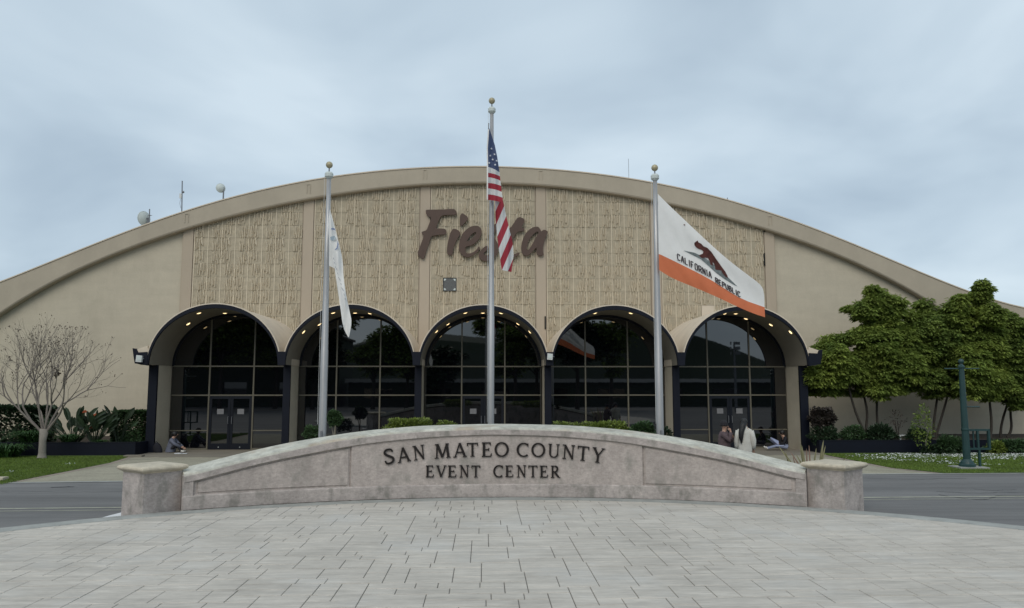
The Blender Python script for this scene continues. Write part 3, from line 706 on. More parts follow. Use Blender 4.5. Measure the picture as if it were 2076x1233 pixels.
for bi in range(5):
    x0 = PX[bi]+.27; bw = PX[bi+1]-.27-x0; nc = 8; sx = bw/nc
    for c in range(nc):
        for r_ in range(-8, 13):
            x = x0+c*sx; z = z_line+r_*TS
            if z > max(zbot(x), zbot(x+sx))-.0: continue
            # skip where a vault hides it wholly: the vault's outer curve at the wall
            inside = False
            for ac in ACX:
                q = [((xx-ac)/AO)**2+(max(zz-ZS, 0)/(ZO-ZS))**2 < .93 for xx in (x, x+sx) for zz in (z, z+TS)]
                if all(q): inside = True
            if z+TS < 3.9 or inside: continue
            cells.append((bi, c, r_, x, z, sx))
vent_cell = None; blank_cell = None
for ce in cells:
    bi, c, r_, x, z, sx = ce
    if bi == 2 and c == 1 and z-.1 < 7.1 < z+TS-.1: vent_cell = ce
    bx_, bz_ = W(1431, 632, YW)
    if x <= bx_ < x+sx and z <= bz_ < z+TS: blank_cell = ce
print('tiles', len(cells), vent_cell is not None, blank_cell is not None)
cells2 = [ce for ce in cells if ce is not vent_cell and ce is not blank_cell]
cells2.sort(key=lambda ce: abs(ce[3]))
rest = []
for i, (bi, c, r_, x, z, sx) in enumerate(cells2):
    kd = (c + (r_//3)) % 2 + 2*((r_*5 + c*3 + bi*2 + (r_*c) % 4) % 6)
    if i < 300:
        o = link('relief_tile', tmesh[kd], hall, loc=(x, YW, z)); o.scale = (sx/TS, 1, 1)
    else: rest.append((tmesh[kd], x, z, sx))
mb = MB()
for me, x, z, sx in rest:
    mb.add([(v.co.x*sx/TS+x, v.co.y+YW, v.co.z+z) for v in me.vertices], [tuple(p.vertices) for p in me.polygons])
    mb.m[-len(me.polygons):] = [p.material_index for p in me.polygons]
put('relief_tile', mb, [tile_m, rib_m], hall, kind='stuff')
if blank_cell: put('blank_tile', MB().box(blank_cell[3]+.01, blank_cell[3]+blank_cell[5]-.01, YW-.07, YW, blank_cell[4]+.01, blank_cell[4]+TS-.01), canopy_m, hall)
if vent_cell:
    x, z = W(912, 577.5, YW); s_ = .29
    mb = MB().box(x-s_, x+s_, YW-.10, YW, z-s_, z+s_)
    v_ = put('vent_plate', mb, vent_m, hall)
    mb = MB()
    for i, j in ((-1, -1), (1, -1), (1, 1), (-1, 1)):
        mb.add([(x+i*.26, YW-.108, z+j*.26), (x+i*.26, YW-.108, z+j*.16), (x+i*.19, YW-.112, z+j*.19), (x+i*.16, YW-.108, z+j*.26)], [(0, 1, 2, 3) if i*j < 0 else (3, 2, 1, 0)])
    put('corner_clip', mb, dish_m, v_)
    mb = MB()
    for a in ((-s_-.015, -s_, -s_-.015, s_+.015), (s_, s_+.015, -s_-.015, s_+.015)): mb.box(x+a[0], x+a[1], YW-.115, YW, z+a[2], z+a[3])
    for a in ((-s_-.015, -s_), (s_, s_+.015)): mb.box(x-s_, x+s_, YW-.115, YW, z+a[0], z+a[1])
    put('vent_rim', mb, black_m, v_)
for (xx, y0, y1) in ((1548.5, 462, 471), (1548.5, 514, 539), (1105, 642, 668)):
    x, z0 = W(xx, y1, YW); _, z1 = W(xx, y0, YW)
    put('open_joint', MB().box(x-.03, x+.03, YW-.135, YW-.01, z0, z1), black_m, hall)

# ---- vaulted canopies
def ellp(a, b, cx_, n=40, z0=ZS):
    return [(cx_-a*math.cos(math.pi*i/n), z0+b*math.sin(math.pi*i/n)) for i in range(n+1)]
for ac in ACX:
    n = 48
    shell = MB(); o_ = ellp(AO, ZO-ZS, ac, n); i_ = ellp(AI, ZI-ZS, ac, n)
    vs = [(x, YF+.0, z) for x, z in o_]+[(x, YW, z) for x, z in o_]
    shell.add(vs, [(k_, k_+1, n+1+k_+1, n+1+k_) for k_ in range(n)])
    cano = put('canopy', shell, canopy_m, hall, smooth=True)
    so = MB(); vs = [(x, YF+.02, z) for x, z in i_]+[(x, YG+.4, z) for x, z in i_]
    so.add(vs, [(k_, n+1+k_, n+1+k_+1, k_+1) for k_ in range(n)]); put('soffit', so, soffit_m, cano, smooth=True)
    # navy front rim with slim cream lip on its outside
    om = ellp(AO-.012, ZO-ZS-.012, ac, n); f = MB(); d = YF-.05
    vs = []
    for (x1, z1), (x2, z2) in zip(om, i_): vs += [(x1, YF+.04, z1), (x1, d, z1), (x2, d, z2), (x2, YF+.06, z2)]
    f.add(vs, [(k_*4+j, k_*4+j+1, k_*4+4+j+1, k_*4+4+j) for k_ in range(n) for j in range(3)])
    put('arch_rim', f, navy_m, cano, smooth=False)
    f = MB(); ow = ellp(AO+.028, ZO-ZS+.03, ac, n); vs = []
    for (x1, z1), (x2, z2) in zip(ow, om): vs += [(x1, YF+.2, z1), (x1, d+.01, z1), (x2, d+.005, z2+.001), (x2, YF+.2, z2)]
    f.add(vs, [(k_*4+j, k_*4+j+1, k_*4+4+j+1, k_*4+4+j) for k_ in range(n) for j in range(3)])
    put('edge_lip', f, canopy_m, cano)
# columns, jambs, gutters
GX = [ACX[0]-SP/2]+[a+SP/2 for a in ACX]
for q, gx in enumerate(GX):
    end = -1 if q == 0 else (1 if q == 5 else 0)
    x0, x1 = gx-.135, gx+.135
    if end == -1: x0, x1 = gx-.20, gx+.13
    if end == 1: x0, x1 = gx-.13, gx+.20
    col = put('column', MB().box(x0, x1, YC, YC+.12, GZ-.05, ZS+.02), navy_m, hall)
    put('jamb', MB().box(x0+.012, x1-.012, YC+.12, YG+.3, GZ-.05, ZS+.02), wall_m, col)
    if end: put('return_wall', MB().box(min(gx, gx+end*.2)+.005, max(gx, gx+end*.2)-.005, YG+.3, YW, GZ-.05, ZS), wall_m, col)
    # gutter beam
    if not end:
        gz = 3.80; mb = MB()
        mb.prism([(gx-.17, gz), (gx+.17, gz), (gx+.135, ZS-.02), (gx-.135, ZS-.02)], 'y', YF-.07, YC+.1)
        g = put('gutter_beam', mb, navy_m, hall)
        put('gutter_bed', MB().box(gx-.16, gx+.16, YC+.1, YW, ZS, gz-.03), canopy_m, g)
    else:
        e_ = end; mb = MB()
        P = [(gx-e_*.10, 3.78), (gx+e_*.27, 3.76), (gx+e_*.34, 3.88), (gx+e_*.47, 3.92), (gx+e_*.42, 3.62), (gx+e_*.36, 3.34), (gx-e_*.10, 3.26)]
        mb.prism(P, 'y', YF-.07, YF+.35); g = put('end_bracket', mb, navy_m, hall)
        mb = MB(); P = [(gx-e_*.10, 3.785), (gx+e_*.27, 3.765), (gx+e_*.33, 3.885), (gx-e_*.06, 4.02)]
        mb.prism(P, 'y', YF+.0, YF+.35); mb.box(min(gx, gx+e_*.36), max(gx, gx+e_*.36), YF+.35, YW, 3.30, 3.82); put('gutter_bed', mb, canopy_m, g)
# glazing
ztg = lambda x, ac: ZS+(ZI-ZS-.03)*math.sqrt(max(0, 1-((x-ac)/(AI-.01))**2))
FR = .028
for q, ac in enumerate(ACX):
    has_door = q in (0, 2, 4)
    xm = [ac-AI+.0, ac-.895, ac+.895, ac+AI-.0]
    zr = [GZ+.06, (.68 if has_door else None), 2.11, ZS-.005]
    # panes
    for i in range(3):
        a, b = xm[i], xm[i+1]
        rows = [(zr[2], zr[3])]
        if has_door and i != 1: rows += [(zr[0], zr[1]), (zr[1], zr[2])]
        elif not has_door: rows += [(zr[0], zr[2])]
        for z0, z1 in rows: put('pane', MB().box(a+.01, b-.01, YG+.01, YG+.022, z0+.01, z1-.01), glass_m, hall)
        m_n = 14; pts = [(a+.01+(b-a-.02)*k_/m_n, ztg(a+.01+(b-a-.02)*k_/m_n, ac)) for k_ in range(m_n+1)]
        poly = [(a+.01, ZS+.01), (b-.01, ZS+.01)]+[p for p in pts[::-1] if p[1] > ZS+.02]
        put('pane', MB().prism(poly, 'y', YG+.01, YG+.022), glass_m, hall)
    for i in (1, 2):
        put('mullion', MB().box(xm[i]-FR, xm[i]+FR, YG-.04, YG+.03, GZ, ztg(xm[i], ac)), frame_m, hall)
    for z in (2.11, ZS-.005):
        for i in range(3):
            put('transom', MB().box(xm[i]+(FR+.001), xm[i+1]-(FR+.001), YG-.036, YG+.03, z-.027, z+.027), frame_m, hall)
    if has_door:
        for i in (0, 2): put('transom', MB().box(xm[i]+FR+.001, xm[i+1]-FR-.001, YG-.034, YG+.03, .68-.02, .68+.02), frame_m, hall)
    for i in ((0, 2) if has_door else (0, 1, 2)): put('sill', MB().box(xm[i]+FR+.001, xm[i+1]-FR-.001, YG-.05, YG+.03, GZ, GZ+.07), frame_m, hall)
    # arched head frame
    f = MB(); vs = []; n = 36
    for k_ in range(n+1):
        t = math.pi*k_/n; x1, z1 = ac-AI*math.cos(t), ZS+(ZI-ZS)*math.sin(t); x2, z2 = ac-(AI-.09)*math.cos(t), ZS+(ZI-ZS-.10)*math.sin(t)
        vs += [(x1, YG-.04, z1), (x2, YG-.04, z2), (x2, YG+.03, z2)]
    f.add(vs, [(k_*3+j, k_*3+3+j, k_*3+3+j+1, k_*3+j+1) for k_ in range(n) for j in range(2)]); put('arch_head_frame', f, doorf_m, hall)
    if has_door:
        a, b = xm[1]+FR, xm[2]-FR; mid = (a+b)/2
        for s_, (d0, d1) in ((-1, (a+.012, mid-.006)), (1, (mid+.006, b-.012))):
            fr = MB(); z0, z1 = GZ+.02, 2.075; y0, y1 = YG-.03, YG+.02
            fr.box(d0, d0+.10, y0, y1, z0, z1); fr.box(d1-.10, d1, y0, y1, z0, z1); fr.box(d0+.101, d1-.101, y0, y1, z1-.11, z1); fr.box(d0+.101, d1-.101, y0, y1, z0, z0+.24)
            dr = put('door', fr, doorf_m, hall)
            put('door_pane', MB().box(d0+.095, d1-.095, YG-.005, YG+.008, z0+.235, z1-.105), glass_m, dr)
            hx = mid+s_*.075; h = MB(); h.tube([(hx, YG-.03, .95), (hx, YG-.085, .97), (hx, YG-.085, 1.23), (hx, YG-.03, 1.25)], .013, 6); put('door_handle', h, metal_m, dr)
            if not (q == 2 and s_ == 1 and False):
                nx = (d0+d1)/2+s_*.01 - .03*s_; put('notice', MB().box(nx-.135, nx+.135, YG-.014, YG-.008, 1.34, 1.555), notice_m, dr)
            put('floor_lock', MB().ball(((d0+d1)/2, YG-.035, GZ+.11), .022, 8), dish_m, dr)
# inside the hall: a dark lobby wall so the glass has something real behind it
for ac in ACX:
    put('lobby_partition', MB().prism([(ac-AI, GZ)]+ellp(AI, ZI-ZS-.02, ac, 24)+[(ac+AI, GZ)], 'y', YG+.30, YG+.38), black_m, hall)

# soffit downlights
def soffit_hit(x, y, ac):
    d = _ray(x, y)
    a_, b_ = AI-.012, ZI-ZS-.012
    best = None
    for k_ in range(400):
        Y = YF+.06+(YG-.15-YF)*k_/400; t = Y/d[1]; X = d[0]*t; Z = d[2]*t+EYE
        v = ((X-ac)/a_)**2+(max(Z-ZS, 0)/b_)**2
        if v >= 1: return (X, Y, Z)
    return None
LPX = {0: [(381, 656, 1), (403, 634, 1), (433, 644, 1), (456, 634, 1), (515, 668, 0), (492, 648, 0)],
       1: [(614.5, 672.5, 1), (647, 657, 1), (675, 633.5, 1), (689, 644, 1), (720, 633.5, 1), (750, 634.5, 1), (792, 656.5, 1), (808, 672, 1)],
       2: [(884, 671.5, 1), (907.5, 656.5, 1), (943, 633.5, 1), (979, 633.5, 1), (1016, 634, 1), (1014, 644.5, 1), (1050.5, 656, 1), (1075, 672.5, 1)],
       3: [(1148, 672.5, 1), (1164, 657, 1), (1192.5, 644.5, 1), (1206, 634, 1), (1262.5, 644.5, 1), (1279, 634, 1), (1339, 674, 1), (1216, 648, 0)],
       4: [(1469, 635, 1), (1491.5, 635, 1), (1512.5, 645.5, 1), (1563.5, 658, 1), (1603.5, 673, 1), (1444, 645, 0), (1502, 648, 0), (1456, 648, 0)]}
for q, ls in LPX.items():
    ac = ACX[q]
    for (x, y, on) in ls:
        h = soffit_hit(x, y, ac)
        if not h: continue
        c = Vector(h); nrm = Vector((-(c.x-ac)/AI**2, 0, -(c.z-ZS)/(ZI-ZS)**2)).normalized()
        M_ = Matrix.Translation(c+nrm*.012) @ nrm.to_track_quat('Z', 'Y').to_matrix().to_4x4()
        mr_ = MB().lathe([(.105, -.03), (.105, .012), (.085, .016), (.085, .0)], 0, 0, 16); me = mr_.mesh('downlight', ring_m); me.transform(M_)
        o = link('downlight', me, hall)
        ml = MB().lathe([(.088, -.02), (.088, .010), (.04, .03), (.005, .034)], 0, 0, 16); me = ml.mesh('lens', lamp_m if on else lampd_m); me.transform(M_); link('lens', me, o)
# floodlights on gutter ends
def flood(px_, py_, Y, w, label):
    x, z = W(px_, py_, Y); t = thing('floodlight', label, 'floodlight', 'white floodlights on the arcade')
    b = MB().prism([(x-w*.5, z-w*.55), (x+w*.42, z-w*.62), (x+w*.5, z+w*.45), (x-w*.42, z+w*.55)], 'y', Y-.14, Y-.02)
    put('housing', b, flood_m, t); put('mount', MB().tube([(x+.02, Y-.03, z), (x+.17, Y+.06, z)], .03, 6), metal_m, t); put('lens', MB().box(x-w*.32, x+w*.32, Y-.150, Y-.139, z-w*.35, z+w*.35), dish_m, t)
    rebase(t, (x, Y, z))
flood(284.5, 727, YF-.08, .23, 'white floodlight on the navy bracket at the far left end of the arcade')
flood(1114.5, 723, YF-.1, .22, 'white floodlight on the navy gutter block between the third and fourth arches')

# ---- wall lettering
fs = thing('wall_sign', 'large brown script letters spelling Fiesta across the textured wall', 'sign')
def z7(pts): return [W(840+x/6.166, 410+y/6.166, YW-.16) for x, y in pts]
LET = [
 [[(143,110),(150,98),(330,97),(490,88),(515,100),(530,130),(535,163),(400,163),(345,172),(318,205),(290,270),(280,300),(275,335),(375,333),(398,350),(405,380),(390,408),(300,412),(225,425),(205,440),(190,500),(165,570),(145,630),(120,718),(85,700),(33,645),(60,590),(90,510),(120,425),(105,410),(88,378),(110,370),(155,355),(175,300),(200,240),(210,190),(180,185),(150,155)]],
 [[(490,335),(540,345),(583,390),(550,440),(520,500),(490,570),(475,668),(430,662),(408,640),(410,560),(425,480),(450,390),(470,350)]],
 [[(760,297),(800,300),(835,330),(845,380),(830,430),(800,480),(750,525),(690,550),(640,560),(638,600),(650,640),(680,645),(730,635),(780,595),(808,550),(825,575),(790,625),(740,665),(690,690),(640,690),(590,660),(560,610),(555,540),(570,480),(600,400),(650,345),(700,310)],
  [(775,375),(770,400),(740,440),(700,475),(655,500),(668,470),(700,420),(740,385)]],
 [[(1040,270),(1000,275),(960,330),(930,400),(935,460),(975,520),(1000,560),(985,610),(950,650),(900,665),(860,655),(885,620),(925,590),(920,540),(870,565),(825,610),(800,660),(810,700),(860,738),(930,738),(1000,700),(1045,640),(1060,570),(1040,510),(1000,450),(990,410),(1010,370),(1045,350)]],
 [[(1300,195),(1320,190),(1380,215),(1375,250),(1335,322),(1378,326),(1375,365),(1310,370),(1280,385),(1245,440),(1215,500),(1190,560),(1185,620),(1200,650),(1240,660),(1310,625),(1318,650),(1280,680),(1220,710),(1160,700),(1125,660),(1120,580),(1150,480),(1185,385),(1130,385),(1135,350),(1200,330),(1240,270),(1275,215)]],
 [[(1530,307),(1560,320),(1588,375),(1595,360),(1625,345),(1672,370),(1655,410),(1630,470),(1612,530),(1605,620),(1620,655),(1600,672),(1560,675),(1530,650),(1525,600),(1530,560),(1480,620),(1430,665),(1390,678),(1350,650),(1333,590),(1340,520),(1360,450),(1400,380),(1460,325)],
  [(1540,370),(1555,385),(1520,440),(1480,520),(1440,580),(1415,610),(1405,580),(1415,520),(1440,460),(1480,410),(1515,380)]],
]
DOT = [(568,180),(590,145),(610,145),(685,200),(640,250),(600,300),(568,300),(570,240)]
for i, sp in enumerate(LET):
    s2 = [chaikin(z7(s_), 1) for s_ in sp]
    if i == 1: s2.append(chaikin(z7(DOT), 1))
    me = filled('letter', s2, .09, brown_m); link('letter', me, fs, loc=(0, YW-.19, 0))
mb = MB()
for x, y in ((200, 400), (490, 500), (620, 600), (870, 640), (1230, 600), (1390, 560), (1580, 500)):
    p = z7([(x, y)])[0]; mb.tube([(p[0], YW-.16, p[1]), (p[0], YW, p[1])], .02, 6)
put('standoff', mb, metal_m, fs); rebase(fs, (*(lambda p: (p[0], YW))(z7([(850, 700)])[0]), z7([(850, 700)])[0][1]))

# ---- rooftop gear
def rt_pt(x, y, Y=36.0): return Vector(W3(x, y, Y))
def dish(cx_, cy_, rad, yaw, label, base):
    t = thing('roof_dish', label, 'antenna dish', 'dishes and antennas on the roof edge')
    c = rt_pt(cx_, cy_); mb = MB(); n = 20; vs = [(0, .0, .10)]; fs = []
    for j, rr in enumerate((.35, .7, 1.0)):
        for k_ in range(n): a = 2*math.pi*k_/n; vs.append((rad*rr*math.cos(a), rad*rr*math.sin(a), .10*(1-rr*rr)))
    for k_ in range(n): fs.append((0, 1+k_, 1+(k_+1) % n))
    for j in range(2):
        for k_ in range(n): fs.append((1+j*n+k_, 1+(j+1)*n+k_, 1+(j+1)*n+(k_+1) % n, 1+j*n+(k_+1) % n))
    mb.add(vs, fs); mb.lathe([(rad*1.0, -.03), (rad*1.01, .012), (rad*.98, .012)], 0, 0, n)
    me = mb.mesh('reflector', dish_m, True); M_ = Matrix.Translation(c) @ Euler((R(90), 0, R(yaw)), 'XYZ').to_matrix().to_4x4(); me.transform(M_); link('reflector', me, t)
    me = MB().lathe([(.06, -.22), (.09, -.1), (.03, .0)], 0, 0, 10).mesh('feed', dish_m); me.transform(M_); link('feed', me, t)
    zr = ztop(c.x)-.1; put('mast', MB().tube([(c.x+base, 36.05, zr), (c.x+base, 36.05, c.z+.05)], .035, 8), metal_m, t); put('mount', MB().tube([(c.x+base, 36.05, c.z), (c.x, 36, c.z)], .045, 6), metal_m, t)
    rebase(t, (c.x, 36, zr))
dish(292, 443, .34, 62, 'grey white dish antenna on the roof edge, lowest of the rooftop gear', .16)
dish(447.5, 381.5, .22, 38, 'small round pale dish on a short mast, nearest the roof top', .12)
def mast(pts, label, name='roof_antenna', extra=None, r_=.03):
    t = thing(name, label, 'antenna', 'dishes and antennas on the roof edge'); a = rt_pt(*pts[0]); b = rt_pt(*pts[1]); z0 = ztop(a.x)-.1
    put('mast', MB().tube([(a.x, 36, z0), (b.x, 36, b.z)], r_, 6), metal_m, t)
    if extra: extra(t, a, b)
    rebase(t, (a.x, 36, z0))
def ex1(t, a, b):
    c = rt_pt(367.5, 398); put('radio_box', MB().box(c.x-.05, c.x+.04, 35.9, 35.98, c.z-.11, c.z+.11), flood_m, t)
    c = rt_pt(371.5, 389.5); put('clamp', MB().ball((c.x, 36, c.z), .06, 8), metal_m, t)
    c2 = rt_pt(367, 404); put('cable', MB().tube([(c2.x, 35.95, c2.z), (c2.x-.03, 35.95, c2.z-.2), (c2.x+.03, 35.95, c2.z-.45)], .008, 5), metal_m, t)
mast([(369.5, 428), (369.5, 367)], 'tall thin mast with a small white radio box on the left roof slope', extra=ex1, r_=.028)
def ex2(t, a, b):
    c = rt_pt(303.5, 437); put('cross_bar', MB().tube([(c.x-.11, 36, c.z), (c.x+.11, 36, c.z)], .014, 5), metal_m, t); put('clamp', MB().ball((c.x, 36, c.z), .04, 8), metal_m, t)
mast([(303, 450), (303.3, 424)], 'short dark mast with a cross bar just right of the lowest dish', extra=ex2, r_=.028)
mast([(1275, 362), (1274, 322)], 'very thin whip antenna right of the roof top', r_=.009)
mast([(1470, 405), (1475, 401)], 'tiny tilted spike on the right slope of the roof', r_=.02)

# ------------------------------------------------------------------ flagpoles
def flagpole(xb, yb, xt, yt, Y, label, ball_y, r0, r1):
    t = thing('flagpole', label, 'flagpole', 'three flagpoles behind the sign')
    X0, z0 = W(xb, yb, Y); X1, z1 = W(xt, yt, Y); zb_ = GZ+.03
    X = (X0+X1)/2
    zm = zb_+(z1-zb_)*.45
    put('pole', MB().lathe([(r0*1.0, zb_), (r0, zb_+.5), (r0*.98, zm), (r0*.93, zm+.012), ((r0+r1)/2*.9, (zm+z1)/2), (r1, z1)], X, Y, 20), steel_m, t, smooth=True)
    put('base_collar', MB().lathe([(r0*2, zb_-.02), (r0*2, zb_+.05), (r0*1.2, zb_+.12)], X, Y, 20), metal_m, t)
    tr = put('truck', MB().lathe([(r1*1.1, z1-.02), (r1*2.0, z1+.03), (r1*2.05, z1+.10), (r1*1.5, z1+.14), (.02, z1+.15)], X, Y, 16), dish_m, t)
    _, zb2 = W(xt, ball_y, Y); put('spindle', MB().tube([(X, Y, z1+.1), (X, Y, zb2)], .016, 8), metal_m, t)
    put('finial_ball', MB().ball((X, Y, zb2), .082, 20), ball_m, t, smooth=True)
    put('halyard', MB().tube([(X-r1*1.9, Y-.03, z1+.03), (X-r1*1.6-.02, Y-.05, z1*.6), (X-r0*1.15, Y-.06, 1.6)], .004, 5), flood_m, t)
    put('cleat', MB().box(X-.02, X+.02, Y-r0-.05, Y-r0+.01, 1.3, 1.45), metal_m, t)
    rebase(t, (X, Y, zb_)); return X
XC = flagpole(997, 850, 995.5, 229, 18.9, 'tallest grey flagpole, in the middle, flying the striped flag', 204.5, .079, .048)
XL = flagpole(655, 880, 665.5, 361, 18.1, 'left flagpole with the narrow hanging white flag', 334.5, .090, .050)
XR = flagpole(1338, 878, 1328, 365, 18.1, 'right flagpole flying the white flag with the bear', 340.5, .090, .050)

# ------------------------------------------------------------------ flags
def cloth(name, rows, Yf, m, parent=None, nu=40, uvf=None, mats=None, rowmat=None, nv=14, thick=.004):
    """rows: list of px curves from bottom to top; each resampled to nu; between rows nv steps"""
    C_ = [resample(r_, nu) for r_ in rows]; vs = []; uv = []
    J = (len(C_)-1)*nv
    for j in range(J+1):
        k_ = min(j//nv, len(C_)-2); f = j/nv-k_
        P = C_[k_]*(1-f)+C_[k_+1]*f
        for i in range(nu):
            x, y = P[i]; vs.append(W3(x, y, Yf(x, y, i/(nu-1), j/J))); uv.append(uvf(i/(nu-1), j/J, x, y) if uvf else (i/(nu-1), j/J))
    fs = [(j*nu+i, j*nu+i+1, (j+1)*nu+i+1, (j+1)*nu+i) for j in range(J) for i in range(nu-1)]
    me = bpy.data.meshes.new(name); me.from_pydata(vs, [], fs)
    for q in (mats or [m]): me.materials.append(q)
    if rowmat: me.polygons.foreach_set('material_index', [rowmat(j/J) for j in range(J) for i in range(nu-1)])
    me.polygons.foreach_set('use_smooth', [True]*len(me.polygons))
    ul = me.uv_layers.new(name='UVMap')
    for li, l in enumerate(me.loops): ul.data[li].uv = uv[l.vertex_index]
    me.update(); return link(name, me, parent)
# California flag on the right pole
YR = 18.02
def DCA(x, y):
    s_ = (x-1336)/215.0
    return YR-.07+.034*math.sin((y-.72*x)*.075+1.2)*min(1, s_*3+.1)+.05*math.sin(s_*6.5+.4)*min(1, s_*2)+.10*s_+.012*math.sin((y-1.9*x)*.13)*(1-s_*.6)
cf = thing('flag', 'white flag with a walking bear, lettering and an orange red lower band', 'flag')
T0 = [(1333.6,393),(1353,413),(1392,450),(1434,489.5),(1473,524.5),(1512.6,555),(1536.7,572.6),(1546.6,583.6),(1549.4,599)]
M0 = [(1335.5,515),(1343,518),(1385.7,538.7),(1436,564),(1473,588),(1506,607.7),(1550,623)]
B0 = [(1336.4,547.5),(1343,552),(1364,565),(1407.6,582.5),(1451,601),(1495,622),(1528,636),(1551,643.4)]
cloth('cloth', [chaikin(B0, 1, False), chaikin(M0, 1, False), chaikin(T0, 1, False)], lambda x, y, u_, v_: DCA(x, y), None, cf, nu=70, nv=24, mats=[flago_m, flagw_m], rowmat=lambda v_: 0 if v_ < .5 else 1)
def onflag(name, polys, D, m, parent, off=.012):
    """flat print as thin pieces following the cloth"""
    bm = bmesh.new()
    for q in polys:
        q = [tuple(p) for p in q]
        f = bm.faces.new([bm.verts.new((p[0], p[1], 0)) for p in q])
    bmesh.ops.triangulate(bm, faces=bm.faces[:])
    bmesh.ops.subdivide_edges(bm, edges=[e_ for e_ in bm.edges if e_.calc_length() > 12], cuts=2, use_grid_fill=False)
    bmesh.ops.triangulate(bm, faces=bm.faces[:])
    for v in bm.verts:
        x, y = v.co.x, v.co.y; v.co = W3(x, y, D(x, y)-off)
    me = bpy.data.meshes.new(name); bm.to_mesh(me); bm.free(); me.materials.append(m); return link(name, me, parent)
z5 = lambda P: [(1320+x/4.568, 380+y/4.568) for x, y in P]
onflag('grass_patch', [z5([(300,585),(400,605),(480,640),(550,690),(640,765),(720,840),(800,918),(770,905),(680,850),(600,790),(540,735),(460,665),(350,610)])], DCA, gpatch_m, cf, .010)
bear = z5([(400,515),(412,505),(430,492),(440,510),(462,520),(485,545),(520,560),(560,600),(600,660),(650,730),(690,785),(708,820),(712,838),(690,828),(665,800),(650,770),(620,765),(595,760),(592,730),(580,705),(570,690),(572,725),(550,715),(545,690),(528,655),(500,650),(470,655),(440,630),(478,615),(485,595),(470,580),(440,570),(415,555),(402,535)])
onflag('bear', [bear], DCA, bear_m, cf, .016)
onflag('star', [z5([(300,340),(318,345),(314,354),(302,350)])], DCA, bear_m, cf, .016)
SF = {'C': [[(1, .85), (.8, 1), (.2, 1), (0, .8), (0, .2), (.2, 0), (.8, 0), (1, .15)]], 'A': [[(0, 0), (.2, .6), (.5, 1), (.8, .6), (1, 0)], [(.15, .4), (.85, .4)]], 'L': [[(0, 1), (0, 0), (.9, 0)]], 'I': [[(.5, 0), (.5, 1)]],
      'F': [[(0, 0), (0, 1), (.9, 1)], [(0, .52), (.7, .52)]], 'O': [[(.2, 0), (0, .2), (0, .8), (.2, 1), (.8, 1), (1, .8), (1, .2), (.8, 0), (.2, 0)]], 'R': [[(0, 0), (0, 1), (.8, 1), (1, .8), (1, .6), (.8, .48), (0, .48)], [(.5, .48), (1, 0)]],
      'N': [[(0, 0), (0, 1), (1, 0), (1, 1)]], 'E': [[(.9, 1), (0, 1), (0, 0), (.9, 0)], [(0, .52), (.7, .52)]], 'P': [[(0, 0), (0, 1), (.8, 1), (1, .8), (1, .6), (.8, .48), (0, .48)]], 'U': [[(0, 1), (0, .2), (.2, 0), (.8, 0), (1, .2), (1, 1)]],
      'B': [[(0, 0), (0, 1), (.75, 1), (.95, .8), (.75, .52), (0, .52)], [(.75, .52), (1, .27), (.75, 0), (0, 0)]]}
def flagword(word, x0, y0, x1, y1, h, sl_):
    n = len(word); ps = []; u_ = 0
    for ch in word: ps.append(u_); u_ += .55 if ch == 'I' else 1.0
    for i, ch in enumerate(word):
        f_ = ps[i]/ps[-1]; ax = x0+(x1-x0)*f_; ay = y0+(y1-y0)*f_; hh = h
        adv = (x1-x0)/ps[-1]; w = adv*.62*(.3 if ch == 'I' else 1); s_ = (y1-y0)/(x1-x0); polys = []
        for line in SF[ch]:
            q = [(ax+p[0]*w-p[1]*hh*.13*0-2*p[1]*.6, ay+p[0]*w*s_*.9-p[1]*hh) for p in line]
            for a, b in zip(q[:-1], q[1:]):
                polys.append([tuple(v) for v in (lambda a, b: [a, b])(a, b)])
        polys2 = []
        for a, b in polys:
            A_, Bb = Vector(a), Vector(b); t = Bb-A_
            if t.length < 1e-4: continue
            t.normalize(); n_ = Vector((-t.y, t.x))*1.05 if abs(t.y) > abs(t.x) else Vector((-t.y, t.x))*.8
            A_ -= t*.5; Bb += t*.5; polys2.append([tuple(A_-n_), tuple(Bb-n_), tuple(Bb+n_), tuple(A_+n_)])
        for k_, q in enumerate(polys2): pass
        bm = bmesh.new()
        for k_, q in enumerate(polys2):
            bm.faces.new([bm.verts.new(W3(p[0], p[1], DCA(*p)-.022-.0015*k_)) for p in q])
        me = bpy.data.meshes.new('letter'); bm.to_mesh(me); bm.free(); me.materials.append(ftext_m); link('letter', me, cf)
flagword('CALIFORNIA', 1374.2, 526.8, 1437.5, 561.5, 12.3, 0)
flagword('REPUBLIC', 1451.5, 573.0, 1496.5, 600.2, 10.2, 0)
rebase(cf, W3(1335, 470, YR))
